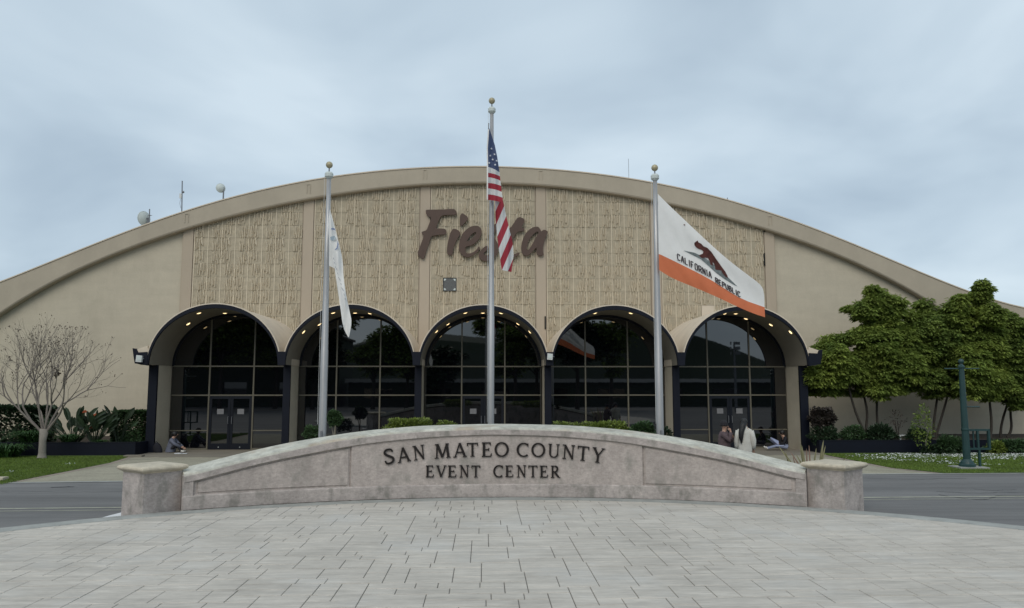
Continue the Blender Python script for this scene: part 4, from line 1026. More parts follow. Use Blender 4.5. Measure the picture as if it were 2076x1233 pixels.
# striped flag on the middle pole
YCc = 18.78
uf = thing('flag', 'limp red and white striped flag with a starred blue corner', 'flag')
def DUS(x, y): return YCc-.12+.035*math.sin((x-988)*.42+y*.012)+.02*math.sin(y*.07+x*.1)
def mixc(A_, B_, n): return None
A_l = [(988,405.5),(988.6,394),(989,382),(989,371),(989.3,359.5),(989,350.5),(989.2,338.5),(988.6,310),(989.5,285),(990,262)]
A_r = [(1020,412.6),(1019,401.5),(1017,389.5),(1016,377.5),(1014.5,367),(1013.5,358),(1012.8,350),(1008,318),(1003,294),(992.5,262)]
AV = [0, 1/13, 2/13, 3/13, 4/13, 5/13, 6/13, 8.5/13, 10.8/13, 13/13]
vs, uv, fs_ = [], [], []; nu = 14
J = len(A_l)
fine_l, fine_r, fv = [], [], []
for j in range(J-1):
    for s_ in range(4):
        f = s_/4; fine_l.append((A_l[j][0]*(1-f)+A_l[j+1][0]*f, A_l[j][1]*(1-f)+A_l[j+1][1]*f)); fine_r.append((A_r[j][0]*(1-f)+A_r[j+1][0]*f, A_r[j][1]*(1-f)+A_r[j+1][1]*f)); fv.append(AV[j]*(1-f)+AV[j+1]*f)
fine_l.append(A_l[-1]); fine_r.append(A_r[-1]); fv.append(.999)
for j in range(len(fv)):
    for i in range(nu):
        f = i/(nu-1); x = fine_l[j][0]*(1-f)+fine_r[j][0]*f; y = fine_l[j][1]*(1-f)+fine_r[j][1]*f - 2.2*math.sin(f*math.pi)*(-1)*.0 - 1.6*math.sin(f*math.pi*.9)
        vs.append(W3(x, y, DUS(x, y)+.05*f*f)); uv.append((.02+.3*f, fv[j]))
fs_ = [(j*nu+i, j*nu+i+1, (j+1)*nu+i+1, (j+1)*nu+i) for j in range(len(fv)-1) for i in range(nu-1)]
# fly half falling behind
B_l = [(1003.5,405),(1004.5,439),(1006,458),(1008,478),(1010.5,500),(1013.5,520),(1015.2,535),(1017,547.5)]
B_r = [(1020,408),(1024.5,430),(1029,449),(1033.5,469),(1037.5,482),(1040,498),(1041.5,517),(1036.8,551.8)]
o2 = len(vs); bl, br = resample(B_l, 50), resample(B_r, 50)
for j in range(50):
    for i in range(nu):
        f = i/(nu-1); x, y = bl[j]*(1-f)+br[j]*f
        st = (y+2.35*(x-1030))
        v_ = (552-st)/30.0/13.0+.9/13
        vs.append(W3(x, y, DUS(x, y)+.06+.05*math.sin(f*5+j*.06))); uv.append((.6+.3*f, v_))
fs_ += [(o2+(j+1)*nu+i, o2+(j+1)*nu+i+1, o2+j*nu+i+1, o2+j*nu+i) for j in range(49) for i in range(nu-1)]
me = bpy.data.meshes.new('cloth'); me.from_pydata(vs, [], fs_); me.materials.append(usflag_m)
ul = me.uv_layers.new(name='UVMap')
for li, l in enumerate(me.loops): ul.data[li].uv = uv[l.vertex_index]
me.polygons.foreach_set('use_smooth', [True]*len(me.polygons)); me.update(); link('cloth', me, uf)
def starp(x, y, r_): return [(x+(r_ if k_ % 2 == 0 else r_*.42)*math.sin(math.pi*k_/5), y-(r_ if k_ % 2 == 0 else r_*.42)*math.cos(math.pi*k_/5)) for k_ in range(10)]
for x, y in ((996.3, 301.5), (1002.5, 313), (994, 315.5), (999, 323.5), (992, 330.5), (1004, 334), (1007, 326)):
    onflag('star', [starp(x, y, 2.6)], DUS, star_m, uf, .03)
vs = []
hl = [(987.8, 405), (988, 370), (988.2, 330), (987.6, 300), (990.3, 262)]
h1 = resample(hl, 20); mb = MB(); V = [W3(x-1.2, y, DUS(989, y)-.01) for x, y in h1]+[W3(x+1.4, y, DUS(989, y)-.02) for x, y in h1]
mb.add(V, [(i, i+1, 21+i, 20+i) for i in range(19)]); put('header_hem', mb, flagw_m, uf)
tp = W3(990.5, 262, DUS(990, 262)); put('snap_hook', MB().tube([tp, W3(991, 250, YCc)], .012, 5), metal_m, uf); rebase(uf, tp)
# narrow white flag on the left pole
YLl = 17.95
wf = thing('flag', 'narrow white flag hanging limp with a faint blue emblem', 'flag')
def DW(x, y): return YLl-.10+.03*math.sin((x-665)*.35+y*.02)+.02*math.sin(y*.05)
Lw = [(706,684),(695.5,665),(689.4,619),(683,576),(677,536),(669,505),(666,474),(665,449.5),(668.5,425)]
Rw = [(708,682),(713.5,653),(709.5,634.6),(701.7,597.6),(696,560.6),(695.5,530),(688,496),(678.6,459),(669.5,425)]
lw, rw = resample(chaikin(Lw, 1, False), 60), resample(chaikin(Rw, 1, False), 60); nu = 12; mb = MB(); V = []
for j in range(60):
    for i in range(nu):
        f = i/(nu-1); x, y = lw[j]*(1-f)+rw[j]*f; V.append(W3(x, y, DW(x, y)+.03*math.sin(f*6+j*.05)))
mb.add(V, [(j*nu+i, j*nu+i+1, (j+1)*nu+i+1, (j+1)*nu+i) for j in range(59) for i in range(nu-1)]); put('cloth', mb, flagw_m, wf, smooth=True)
V = []; Li = [(667.5, 500), (667.5, 540)]; Ri = [(676, 520), (677.5, 543)]
mb = MB()
for j in range(10):
    f = j/9; a = (667.2, 455+84*f); b = (669+9*f**.7, 470+74*f); V += [W3(*a, YLl+.02), W3(*b, YLl+.06)]
mb.add(V, [(2*j, 2*j+2, 2*j+3, 2*j+1) for j in range(9)]); put('inner_fold', mb, flagw_m, wf, smooth=True)
DW2 = lambda x, y: DW(x, y)-.03
z6 = lambda P: [(620+x/3.242, 320+y/3.242) for x, y in P]
for P, m_2 in (([(163,468),(175,460),(190,466),(196,480),(186,474),(172,472)], fblue_m), ([(160,520),(190,512),(200,530),(180,545),(162,540)], fpale_m), ([(208,545),(216,570),(208,598),(188,608),(203,590),(207,570)], fblue_m)):
    onflag('emblem', [z6(P)], DW2, m_2, wf, .012)
for k_ in range(13):
    x = 178+k_*7; y = 655+k_*23+(k_ % 3)*6
    if y > 930: break
    onflag('lettering', [z6([(x, y), (x+5, y+3), (x+7, y+14), (x+3, y+12)])], DW2, fgrey_m, wf, .012)
rebase(wf, W3(667, 440, YLl))

# ------------------------------------------------------------------ plants
def leafmesh(name, P, D, L, Wd, droop, m, seed=0, parent=None, **props):
    """P base points, D directions (unit), one bent four-sided leaf each"""
    rg = np.random.default_rng(seed); n = len(P); L = L*rg.uniform(.7, 1.25, n)[:, None]; Wd = Wd*rg.uniform(.7, 1.2, n)[:, None]
    up = np.tile(np.array([0, 0, 1.0]), (n, 1))+rg.normal(0, .35, (n, 3)); S = np.cross(D, up); S /= np.linalg.norm(S, axis=1)[:, None]+1e-9
    dz = np.zeros((n, 3)); dz[:, 2] = -droop
    V = np.stack([P, P+D*L*.5+S*Wd+dz*L*.25, P+D*L+dz*L, P+D*L*.5-S*Wd+dz*L*.25], 1)
    return link(name, np_mesh(name, V, 4, m), parent, **props)
def sphere_pts(n, rg, zmin=-1.0):
    z = rg.uniform(zmin, 1, n); a = rg.uniform(0, 2*math.pi, n); r_ = np.sqrt(1-z*z); return np.c_[r_*np.cos(a), r_*np.sin(a), z]
def crown_pts(lobes, rg, dome=.26, per=38, dens=1.0):
    P, D = [], []
    for (x, y, z, r_) in lobes:
        nc = max(6, int(4*math.pi*r_*r_/(dome*dome*1.9)*dens)); c = sphere_pts(nc, rg)*(r_*rg.uniform(.62, 1.0, nc)[:, None])*np.array([1, .8, 1])+np.array([x, y, z])
        for q in c:
            k_ = int(per*rg.uniform(.4, 1.5)); s_ = sphere_pts(k_, rg, -.35); rr = dome*rg.uniform(.5, 1.35)
            P.append(q+s_*rr*np.array([1, 1, .55])*rg.uniform(.3, .85, k_)[:, None]); d = s_*np.array([1, 1, .45])+rg.normal(0, .15, (k_, 3)); D.append(d/np.linalg.norm(d, axis=1)[:, None])
    return np.concatenate(P), np.concatenate(D)
def px_lobes(L, Yc, sc=4.743, ox=1640, oy=570, seed=1):
    rg = np.random.default_rng(seed); out_ = []
    for (x, y, r_) in L:
        Y = Yc+rg.uniform(-.6, .5); X, Z = W(ox+x/sc, oy+y/sc, Y); out_.append((X, Y, Z, r_/sc*Y/FPX))
    return out_
def limb(pts, r0, r1, mb, n=7):
    q = chaikin(pts, 2, False); m_ = len(q); mb.tube(q, [r0+(r1-r0)*i/(m_-1) for i in range(m_)], n)
def big_tree(label, trunk_px, Yc, lobes, m, seed, zb_=.30):
    t = thing('evergreen_tree', label, 'tree', 'bushy evergreen trees against the right wall'); rg = np.random.default_rng(seed)
    lb = px_lobes(lobes, Yc, seed=seed)
    for (x, y, z, r_) in list(lb):          # sprigs that stand out of the crown
        for _ in range(2):
            a = rg.uniform(0, 6.28); k_ = rg.uniform(.85, 1.12); lb.append((x+r_*k_*math.cos(a), y-abs(rg.normal(0, .3))*r_, z+r_*k_*math.sin(a)*.9, r_*rg.uniform(.16, .34)))
    mb = MB()
    for tp in trunk_px:
        pts = [W3(x, y, Yc) for x, y in tp]; pts[0] = (pts[0][0], Yc, zb_); limb(pts, .062, .04, mb)
        top = Vector(pts[-1])
        cand = sorted(lb, key=lambda l: (Vector(l[:3])-top).length)[:7]
        for l in cand:
            e_ = Vector(l[:3]); mid = top.lerp(e_, .5)+Vector((rg.normal(0, .1), rg.normal(0, .1), .1)); limb([tuple(top), tuple(mid), tuple(e_)], .04, .012, mb, 5)
    put('trunk', mb, dbark_m, t, smooth=True)
    P, D = crown_pts(lb, rg, .25, 70, 1.7)
    leafmesh('crown', P, D, .165, .036, .45, m, seed, t)
    rebase(t, (W(trunk_px[0][0][0], 900, Yc)[0], Yc, zb_))
big_tree('evergreen tree nearest the arcade with a low spreading crown', [[(1752, 900), (1750, 870), (1738, 845), (1728, 815), (1722, 790)]], 31.3, [(230,620,110),(350,560,70),(150,700,110),(270,760,140),(120,880,120),(60,1040,80),(300,900,120),(60,940,90),(250,1000,90),(150,1010,100),(200,860,130),(380,870,110)], leafA_m, 21)
big_tree('tallest broad evergreen tree with layered crown, left of the small round topped one', [[(1779, 900), (1779, 860), (1777, 820), (1782, 780)], [(1752, 880), (1760, 840), (1751, 800)]], 31.7,
         [(650,130,75),(670,200,100),(560,290,100),(800,230,90),(700,320,170),(900,400,130),(480,330,60),(400,280,30),(480,500,70),(700,480,170),(820,580,190),(650,620,190),(950,620,160),(550,820,150),(750,830,200),(430,1010,100),(600,980,140),(900,830,170),(1000,740,150),(1130,800,110),(780,1000,110),(430,900,110),(700,1060,100),(880,960,110),(540,600,120)], leafA_m, 22)
big_tree('evergreen tree with small rounded top against the roof line', [[(1895, 900), (1893, 860), (1898, 820), (1905, 780)], [(1896, 890), (1908, 850), (1922, 800)]], 32.0,
         [(1110,260,80),(1100,350,105),(1170,470,140),(1280,600,150),(1250,750,160),(1360,850,150),(1180,950,130),(1050,960,110),(1320,1000,110),(1200,1040,110),(1400,950,110),(1230,330,60)], leafB_m, 23)
big_tree('tallest evergreen tree with narrow spire top reaching above the roof', [[(2008, 900), (2011, 860), (2007, 820), (2003, 780)]], 31.4,
         [(1675,50,36),(1665,95,48),(1640,190,85),(1660,140,60),(1430,230,95),(1400,320,120),(1650,320,120),(1760,330,100),(1500,470,170),(1750,500,130),(1600,650,190),(1780,640,110),(1750,830,150),(1650,930,140),(1500,900,120),(1450,750,150),(1560,1030,110),(1700,1040,110),(1820,1000,110),(1570,800,150)], leafA_m, 24)
big_tree('darker evergreen tree at the right edge of the view', [[(2043, 900), (2052, 870), (2048, 835), (2050, 800)], [(2029, 900), (2030, 860), (2042, 820)]], 32.3,
         [(1890,400,90),(2000,450,110),(1950,600,150),(2080,560,150),(2000,800,180),(1930,930,130),(2100,900,150),(1900,1080,110),(2000,1110,110),(2110,1080,110),(2180,700,180)], leafB_m, 25)

def bare_tree(label, base, first, lean, H, seed, spread, twl=1.0, trunk_h=1.05):
    t = thing('bare_tree', label, 'tree', 'leafless trees before the left wall'); rg = random.Random(seed)
    tm, bm_, tips = MB(), MB(), []
    b = Vector((*base, GZ)); fork = b+Vector((0.02, 0, trunk_h))
    tm.tube([b, b+Vector((0, 0, .06)), b+Vector((.0, 0, .2)), b+Vector((-.01, 0, trunk_h*.6)), fork], [.19, .15, .125, .12, .15], 12)
    def grow(p, d, L, r_, depth):
        n = 4; pts = [p]; q = p.copy(); dd = d.copy()
        for i in range(n):
            dd = (dd+Vector((rg.gauss(0, .10), rg.gauss(0, .10), rg.gauss(.04, .07)))).normalized(); q = q+dd*L/n; pts.append(q.copy())
        r1 = r_*.68
        bm_.tube([tuple(x) for x in pts], [r_+(r1-r_)*i/n for i in range(n+1)], 6 if depth < 2 else (4 if depth < 4 else 3), cap=False)
        if depth >= 8 or r1 < .0028: tips.append(q); return
        if ((q.x-b.x)/2.35)**2+((q.y-b.y)/2.1)**2+((q.z-3.0)/1.72)**2 > 1 and depth > 0: tips.append(q); return
        k_ = 2 if rg.random() < .52 else 3
        for j in range(k_):
            ax = Vector((rg.gauss(0, 1), rg.gauss(0, 1), rg.gauss(0, .6))).normalized(); an = rg.uniform(.3, .66)
            nd = (Matrix.Rotation(an if j % 2 else -an, 3, ax) @ dd); nd.z += .05; nd.normalize(); grow(q, nd, L*rg.uniform(.68, .92), r1*rg.uniform(.72, .95), depth+1)
        if depth > 0 and rg.random() < .9:
            m_ = pts[2]; nd = (dd+Vector((rg.gauss(0, .6), rg.gauss(0, .6), rg.gauss(0, .3)))).normalized(); grow(m_, nd, L*.55, r1*.5, depth+2)
    for (ax, ay, L, r_) in first:
        d = Vector((ax, ay, 1)).normalized(); grow(fork+Vector((ax*.1, ay*.1, -.12)), d, L, r_, 0)
    put('trunk', tm, bark_m, t, smooth=True); put('crown', bm_, [twig_m], t, smooth=True)
    pm = MB()
    for q in tips:
        if rg.random() < .30:
            for _ in range(rg.randint(1, 4)):
                c = q+Vector((rg.gauss(0, .03), rg.gauss(0, .03), rg.gauss(0, .03))); s_ = rg.uniform(.012, .024)
                pm.add([(c.x-s_, c.y, c.z), (c.x, c.y-s_, c.z+s_*.3), (c.x+s_, c.y, c.z), (c.x, c.y+s_, c.z), (c.x, c.y, c.z+s_), (c.x, c.y, c.z-s_)], [(0, 1, 4), (1, 2, 4), (2, 3, 4), (3, 0, 4), (1, 0, 5), (2, 1, 5), (3, 2, 5), (0, 3, 5)])
    if pm.v: put('seed_pods', pm, pod_m, t, kind='stuff')
    rebase(t, b); return t
bx_, by_ = G(108, 926, GZ)
bare_tree('leafless vase shaped tree with pale trunk on the left lawn', (bx_, 28.6), [(-1.0, .1, 1.2, .050), (-.72, -.3, 1.05, .046), (-.42, .35, 1.1, .046), (-.18, -.2, 1.0, .044), (.03, .3, 1.05, .044), (.22, -.25, 1.05, .046), (.46, .2, 1.1, .046), (.74, -.1, 1.1, .046)], 0, 4, 7, 1)
bare_tree('second leafless tree whose branches reach in at the left edge', (-20.3, 28.4), [(-.5, .2, 1.3, .06), (-.1, -.2, 1.5, .06), (.3, .1, 1.5, .06), (.6, -.1, 1.35, .06), (.85, .2, 1.1, .05)], 0, 4, 12, 1, trunk_h=1.6)
# bird's nest / hanging seed clump seen in the crown
x, y, z = W3(117, 757, 28.5); nm = MB(); rg_ = random.Random(3)
for _ in range(26): nm.ball((x+rg_.gauss(0, .05), y+rg_.gauss(0, .05), z+rg_.gauss(0, .07)), .03, 6)
o = put('bird_nest', nm, pod_m); o['label'] = 'dark clump like a nest lodged in the middle of the bare tree'; o['category'] = 'nest'

# planters
def planter(x0, x1, label):
    t = thing('planter', label, 'planter'); y0, y1 = 29.7, YW-.02
    mb = MB().box(x0, x1, y0, y0+.12, GZ-.03, .37); mb.box(x0, x0+.1, y0+.12, y1, GZ-.03, .37); mb.box(x1-.1, x1, y0+.12, y1, GZ-.03, .37)
    put('planter_wall', mb, navy_m, t); put('coping', MB().box(x0-.01, x1+.01, y0-.012, y0+.135, .37, .40), doorf_m, t)
    put('soil', MB().box(x0+.1, x1-.1, y0+.12, y1, GZ, .31), soil_m, t); rebase(t, ((x0+x1)/2, y0, GZ))
planter(-18.9, -13.0, 'long low navy planter wall left of the arcade')
planter(13.0, 27.0, 'long low navy planter wall right of the arcade under the trees')
def bush(name, label, cat, c, rad, n, L, Wd, m, seed, group=None, boxy=False, stem=None, zmin=-.9):
    t = thing(name, label, cat, group); rg = np.random.default_rng(seed)
    if boxy:
        P = rg.uniform(-1, 1, (n, 3)); k_ = rg.integers(0, 3, n); P[np.arange(n), k_] = np.sign(P[np.arange(n), k_])*rg.uniform(.82, 1.03, n); D = P+rg.normal(0, .5, (n, 3))
    else:
        P = sphere_pts(n, rg, zmin); P *= (rg.uniform(.55, 1.05, n)*(1+.12*np.sin(P[:, 0]*6+seed)+.12*np.cos(P[:, 2]*7)))[:, None]; D = P+rg.normal(0, .4, (n, 3))
    P = P*np.array(rad)+np.array(c); D /= np.linalg.norm(D, axis=1)[:, None]
    leafmesh('foliage', P, D, L*1.15, Wd*1.35, .12, m, seed, t)
    mb = MB(); zb_ = stem[0] if stem else c[2]-rad[2]*.95; rr = random.Random(seed)
    for k_ in range(stem[1] if stem else 4):
        a = rr.uniform(-1, 1)*rad[0]*.35; b = (c[0]+a*(.6 if stem else .3), c[1]+rr.uniform(-.06, .06), zb_)
        limb([b, (c[0]+a*.2+rr.uniform(-.05, .05), c[1], (zb_+c[2]-rad[2]*.4)/2), (c[0]+a*1.5, c[1]+rr.uniform(-.1, .1), c[2]-rad[2]*.1)], .025, .012, mb, 5)
    put('stem', mb, dbark_m if not stem or len(stem) < 3 else bark_m, t); rebase(t, (c[0], c[1], zb_)); return t
def at(x, y, Y): a = W(x, y, Y); return (a[0], Y, a[1])
# left side
bush('hedge', 'dark trimmed hedge at the left edge behind the bare tree', 'hedge', (at(88, 880, 31)[0]-2.3, 31.0, .93), (2.35, .7, .72), 16000, .13, .045, hedge_m, 31, boxy=True)
bush('shrub', 'reddish brown upright shrub at the far left edge', 'shrub', (-20.3, 30.4, .85), (.75, .6, .95), 6500, .13, .03, purple_m, 32)
bush('hedge', 'boxy clipped green hedge beside the navy column at the left', 'hedge', at(269, 866, 31.6), (.56, .55, .62), 10000, .08, .036, topi_m, 33, boxy=True)
def strap(label, c, r_, h, n, seed, m=None, group='strap leaved clumps by the lawn'):
    t = thing('strap_leaf_plant', label, 'plant', group); rr = random.Random(seed); mb = MB()
    for _ in range(n):
        a = rr.uniform(0, 6.28); L = r_*rr.uniform(.6, 1.15); hh = h*rr.uniform(.6, 1.1); w = .018; b = Vector(c)+Vector((rr.gauss(0, r_*.16), rr.gauss(0, r_*.16), 0))
        d = Vector((math.cos(a), math.sin(a), 0)); s_ = Vector((-d.y, d.x, 0))*w; P = [b+d*L*f+Vector((0, 0, hh*(1.9*f-1.35*f*f)*1.4)) for f in (0, .3, .6, .85, 1)]
        ws = (1, 1.2, 1, .6, .08); vs = []
        for p, q in zip(P, ws): vs += [p-s_*q, p+s_*q]
        mb.add(vs, [(2*i, 2*i+1, 2*i+3, 2*i+2) for i in range(4)])
    put('leaves', mb, m or aga_m, t, kind='stuff'); rebase(t, c)
strap('strap leaved clump spilling over the planter end, left of the bare trunk', at(62, 897, 29.9), .80, .45, 300, 41)
strap('strap leaved clump low on the lawn edge at far left', (at(18, 920, 28.9)[0], 28.9, GZ), .75, .52, 260, 42)
strap('green strap leaved clump in the planter just right of the bare trunk', (at(140, 895, 30.0)[0], 30.0, .31), .5, .38, 220, 43)
strap('tuft of strap leaves low in the planter before the paddle leaved plants', (at(205, 893, 30.0)[0], 30.0, .31), .35, .16, 70, 44)
def paddle(label, c, n, H, seed, blooms, spread=.5):
    t = thing('paddle_leaf_plant', label, 'plant', 'paddle leaved plants against the left wall'); rr = random.Random(seed); mb = MB(); sm = MB()
    for _ in range(n):
        a = rr.uniform(-1, 1)*spread*1.1; ay = rr.uniform(-.4, .25); h = H*rr.uniform(.45, 1.0); b = Vector(c)+Vector((a*.2, ay*.2, 0))
        top = b+Vector((a*.8, ay*.5, h*.62)); sm.tube([b, b.lerp(top, .5)+Vector((0, 0, .03)), top], [.016, .013, .01], 5)
        d = Vector((a*.9, ay*.5, .75)).normalized(); L = h*rr.uniform(.38, .5); s_ = d.cross(Vector((rr.uniform(-.5, .5), 1, 0))).normalized()*rr.uniform(.06, .095); nn = d.cross(s_).normalized()*.03
        P = []
        for f, w in ((0, .1), (.2, .75), (.5, 1), (.8, .75), (1, .08)): q = top+d*L*f+Vector((a*.25*f*f, 0, -.12*f*f*L)); P += [q-s_*w+nn*w, q, q+s_*w+nn*w]
        mb.add(P, [(3*i+j, 3*i+j+1, 3*i+j+4, 3*i+j+3) for i in range(4) for j in range(2)])
    put('leaves', mb, para_m, t, smooth=False, kind='stuff'); put('stem', sm, para_m, t)
    for x, y in blooms:
        q = Vector(W3(x, y, c[1]-.1)); f = MB(); f.add([q, q+Vector((.12, 0, .05)), q+Vector((.05, -.02, .13)), q+Vector((-.04, 0, .10)), q+Vector((-.1, 0, .02))], [(0, 1, 2), (0, 2, 3), (0, 3, 4)]); put('bloom', f, flower_m, t)
    rebase(t, c)
paddle('wide clump of paddle leaves with an orange bloom, right of the bare trunk', (at(150, 880, 30.3)[0], 30.3, .31), 40, 1.40, 51, [(171, 838)], .75)
paddle('dark paddle leaved clump with red blooms in the middle of the left planter', (at(192, 880, 30.3)[0], 30.3, .31), 46, 1.30, 52, [(192, 845), (183, 870)], .55)
paddle('sparse paddle leaved plant leaning out beside the boxy hedge', (at(243, 880, 30.9)[0], 30.9, .31), 11, 1.55, 53, [], .5)
# right side low planting
bush('shrub', 'small round headed dark shrub on bent stems beside the right navy column', 'shrub', at(1666, 848, 30.3), (.52, .4, .36), 3200, .07, .028, purple_m, 61, stem=(.31, 3))
bush('shrub', 'low dark mound in the planter under the round headed shrub', 'shrub', at(1672, 884, 30.15), (.6, .35, .32), 2200, .09, .02, hedge_m, 62)
bush('shrub', 'low green mound in the planter under the leaning trunk', 'shrub', at(1731, 882, 30.15), (.5, .35, .30), 2200, .08, .02, topi_m, 63)
bush('shrub', 'low leafy shrub at the foot of the straight dark trunk', 'shrub', at(1785, 884, 30.15), (.6, .35, .34), 2400, .14, .02, hedge_m, 64)
bush('shrub', 'dark shrub in the planter left of the green post', 'shrub', at(1860, 887, 30.15), (.45, .3, .28), 1500, .12, .02, hedge_m, 65)
bush('shrub', 'green shrub at the lawn edge left of the green post', 'shrub', at(1925, 905, 29.0), (.55, .3, .30), 2200, .12, .018, topi_m, 66)
bush('shrub', 'low spreading shrub on the lawn edge left of the leafy one by the post', 'shrub', at(1893, 914, 29.0), (.5, .2, .15), 1500, .10, .016, hedge_m, 67)
bush('shrub', 'broad green shrub at the lawn edge at the right edge of the view', 'shrub', at(2050, 908, 29.1), (1.0, .3, .24), 3400, .11, .018, topi_m, 68)
bush('shrub', 'yellow green leafy shrub at the lawn edge right of the green post', 'shrub', at(2021, 911, 28.9), (.30, .2, .22), 1100, .11, .02, lime_m, 69)
bush('sapling', 'thin sparse sapling standing before the planter', 'tree', at(1872, 868, 29.0), (.36, .3, .75), 520, .10, .02, leafB_m, 70, stem=(GZ, 2, 1))
bush('shrub', 'small dead brown shrub hanging among the trunks', 'shrub', at(1820, 850, 31.0), (.35, .3, .28), 120, .12, .012, pod_m, 71, stem=(.31, 4))
mb = MB(); p = at(1737, 866, 32.5); q = at(1737, 890, 32.5); r2 = at(1731, 866, 32.5)
o = put('standpipe', mb.tube([(q[0], 32.5, .31), p, r2], .035, 8), flood_m); o['label'] = 'pale bent pipe standing by the wall behind the right planter'; o['category'] = 'pipe'
mb = MB(); p = at(1825, 889, 30.2); mb.box(p[0]-.03, p[0]+.03, 30.18, 30.24, .31, .53); mb.box(p[0]-.03, p[0]+.33, 30.18, 30.24, .53, .57)
o = put('bracket_rail', mb, flood_m); o['label'] = 'small pale angled rail in the right planter'; o['category'] = 'rail'
# topiary and shrubs in front of the arches
bush('topiary', 'small clipped round topiary on thin stems before the second arch', 'shrub', at(677, 849, 29.2), (.30, .26, .26), 3200, .05, .02, topi_m, 72, stem=(GZ, 3, 1))
bush('shrub', 'low round green shrub left of the left flagpole', 'shrub', at(634, 880, 29.0), (.40, .3, .26), 2400, .05, .02, topi_m, 73)
bush('shrub', 'lime green shrub showing over the sign left of the middle flagpole', 'shrub', at(832, 868, 18.6), (.64, .25, .19), 3600, .055, .015, lime_m, 74)
bush('shrub', 'small lime green shrub tip just left of the middle flagpole base', 'shrub', at(902, 866, 18.8), (.28, .2, .12), 700, .05, .014, lime_m, 78)
bush('shrub', 'lime green shrub showing over the sign right of the middle flagpole', 'shrub', at(1228, 872, 18.7), (.72, .25, .17), 3600, .055, .015, lime_m, 75)
bush('shrub', 'low lime green shrub tips over the sign beside the middle flagpole, right side', 'shrub', at(1145, 866, 18.9), (.4, .2, .10), 800, .05, .014, lime_m, 79)
bush('shrub', 'darker green shrub behind the sign left of the right flagpole', 'shrub', at(1305, 877, 18.4), (.30, .22, .20), 1500, .07, .02, topi_m, 76)
bush('shrub', 'small dark shrub peeking right of the right flagpole', 'shrub', at(1352, 882, 18.6), (.12, .12, .14), 500, .05, .016, hedge_m, 77)
# sword leaves behind the right pier
t = thing('sword_leaf_plant', 'spiky plant with tan and pink sword leaves behind the right pier', 'plant')
Yp = 17.0
for (xb, yb, xt, yt, w, pk) in [(1605, 940, 1577.5, 903, 5, 0), (1598, 938, 1592, 912, 4, 0), (1618, 940, 1602, 915, 4, 1), (1612, 942, 1607, 925, 4, 1), (1626, 942, 1614, 922, 5, 0), (1628, 938, 1622, 900, 5, 0), (1630, 936, 1625, 902, 6, 0),
                                (1636, 936, 1635, 909, 4, 1), (1642, 936, 1640, 902, 4, 1), (1651, 936, 1655, 908, 5, 0), (1663, 936, 1669.5, 892, 6, 0), (1666, 936, 1673.5, 903, 5, 0), (1708, 935, 1725, 919, 3.5, 0)]:
    a = Vector(W3(xb, yb, Yp)); b = Vector(W3(xt, yt, Yp-.05)); base = a-(b-a).normalized()*.7; base.z = max(base.z, .1); d = (b-base); s_ = Vector((w*Yp/FPX*.55, .01, 0)); mb = MB(); vs = []
    for f, k_ in ((0, .6), (.45, 1.0), (.8, .8), (.95, .35), (1, .04)):
        q = base+d*f; vs += [q-s_*k_, q+Vector((0, .015*k_, 0)), q+s_*k_]
    mb.add(vs, [(3*i+j, 3*i+j+1, 3*i+j+4, 3*i+j+3) for i in range(4) for j in range(2)]); put('leaf', mb, phor2_m if pk else phor_m, t)
rebase(t, (W(1640, 940, Yp)[0], Yp, GZ+.04))

# ------------------------------------------------------------------ green posts
def green_post(x0, Y, label, arms=True):
    t = thing('banner_post', label, 'post', 'green banner posts on the lawns')
    z0 = GZ; _, zt = W(1938, 745, Y); _, zbl = W(1938, 733, Y)
    put('footing', MB().box(x0-.42, x0+.50, Y-.35, Y+.35, z0, z0+.06), kerb_m, t)
    put('base', MB().lathe([(.24, z0+.055), (.24, z0+.13), (.205, z0+.15), (.19, z0+.20), (.15, z0+.25), (.12, z0+.29)], x0, Y, 24), teal_m, t)
    put('shaft', MB().lathe([(.112, z0+.28), (.105, z0+1.2), (.080, zt-.25), (.076, zt-.02)], x0, Y, 12), teal_m, t)
    put('neck', MB().lathe([(.085, zt-.03), (.098, zt), (.095, zt+.05), (.05, zt+.09), (.04, zt+.12)], x0, Y, 16), teal_m, t)
    put('ball', MB().ball((x0, Y, zbl), .085, 16), teal_m, t, smooth=True)
    _, za = W(1938, 747.5, Y); _, zl = W(1960, 825, Y)
    put('arm', MB().tube([(x0-.55, Y, za), (x0+.58, Y, za)], .018, 8), teal_m, t)
    put('arm', MB().tube([(x0, Y, zl), (x0+.52, Y, zl)], .022, 8), teal_m, t)
    _, z1 = W(1975, 870, Y); _, z2 = W(1975, 912, Y); xr = x0+.78; mb = MB()
    fr = MB(); fr.box(x0+.08, xr, Y-.04, Y+.03, z1-.06, z1); fr.box(x0+.08, xr, Y-.04, Y+.03, z2, z2+.06); fr.box(xr-.07, xr, Y-.042, Y+.032, z2+.06, z1-.06); fr.box(x0+.36, x0+.42, Y-.03, Y+.03, z2+.06, z1-.06); fr.box(x0+.26, x0+.30, Y+.03, Y+.06, z2+.04, z1-.02)
    put('sign_frame', fr, teal_m, t)
    put('prop', MB().box(x0+.38, x0+.44, Y-.03, Y+.03, z0, z2), teal_m, t)
    put('clamp', MB().lathe([(.112, z1-.05), (.118, z1-.03), (.118, z1+.01), (.11, z1+.02)], x0, Y, 16), teal_m, t)
    rebase(t, (x0, Y, z0))
green_post(G(1951, 948, GZ)[0], 24.1, 'dark green banner post with ball top and an empty sign frame on the right lawn')
green_post(-14.55-1.2, 23.0, 'dark green banner post beyond the left edge whose arm tip shows before the bare tree')

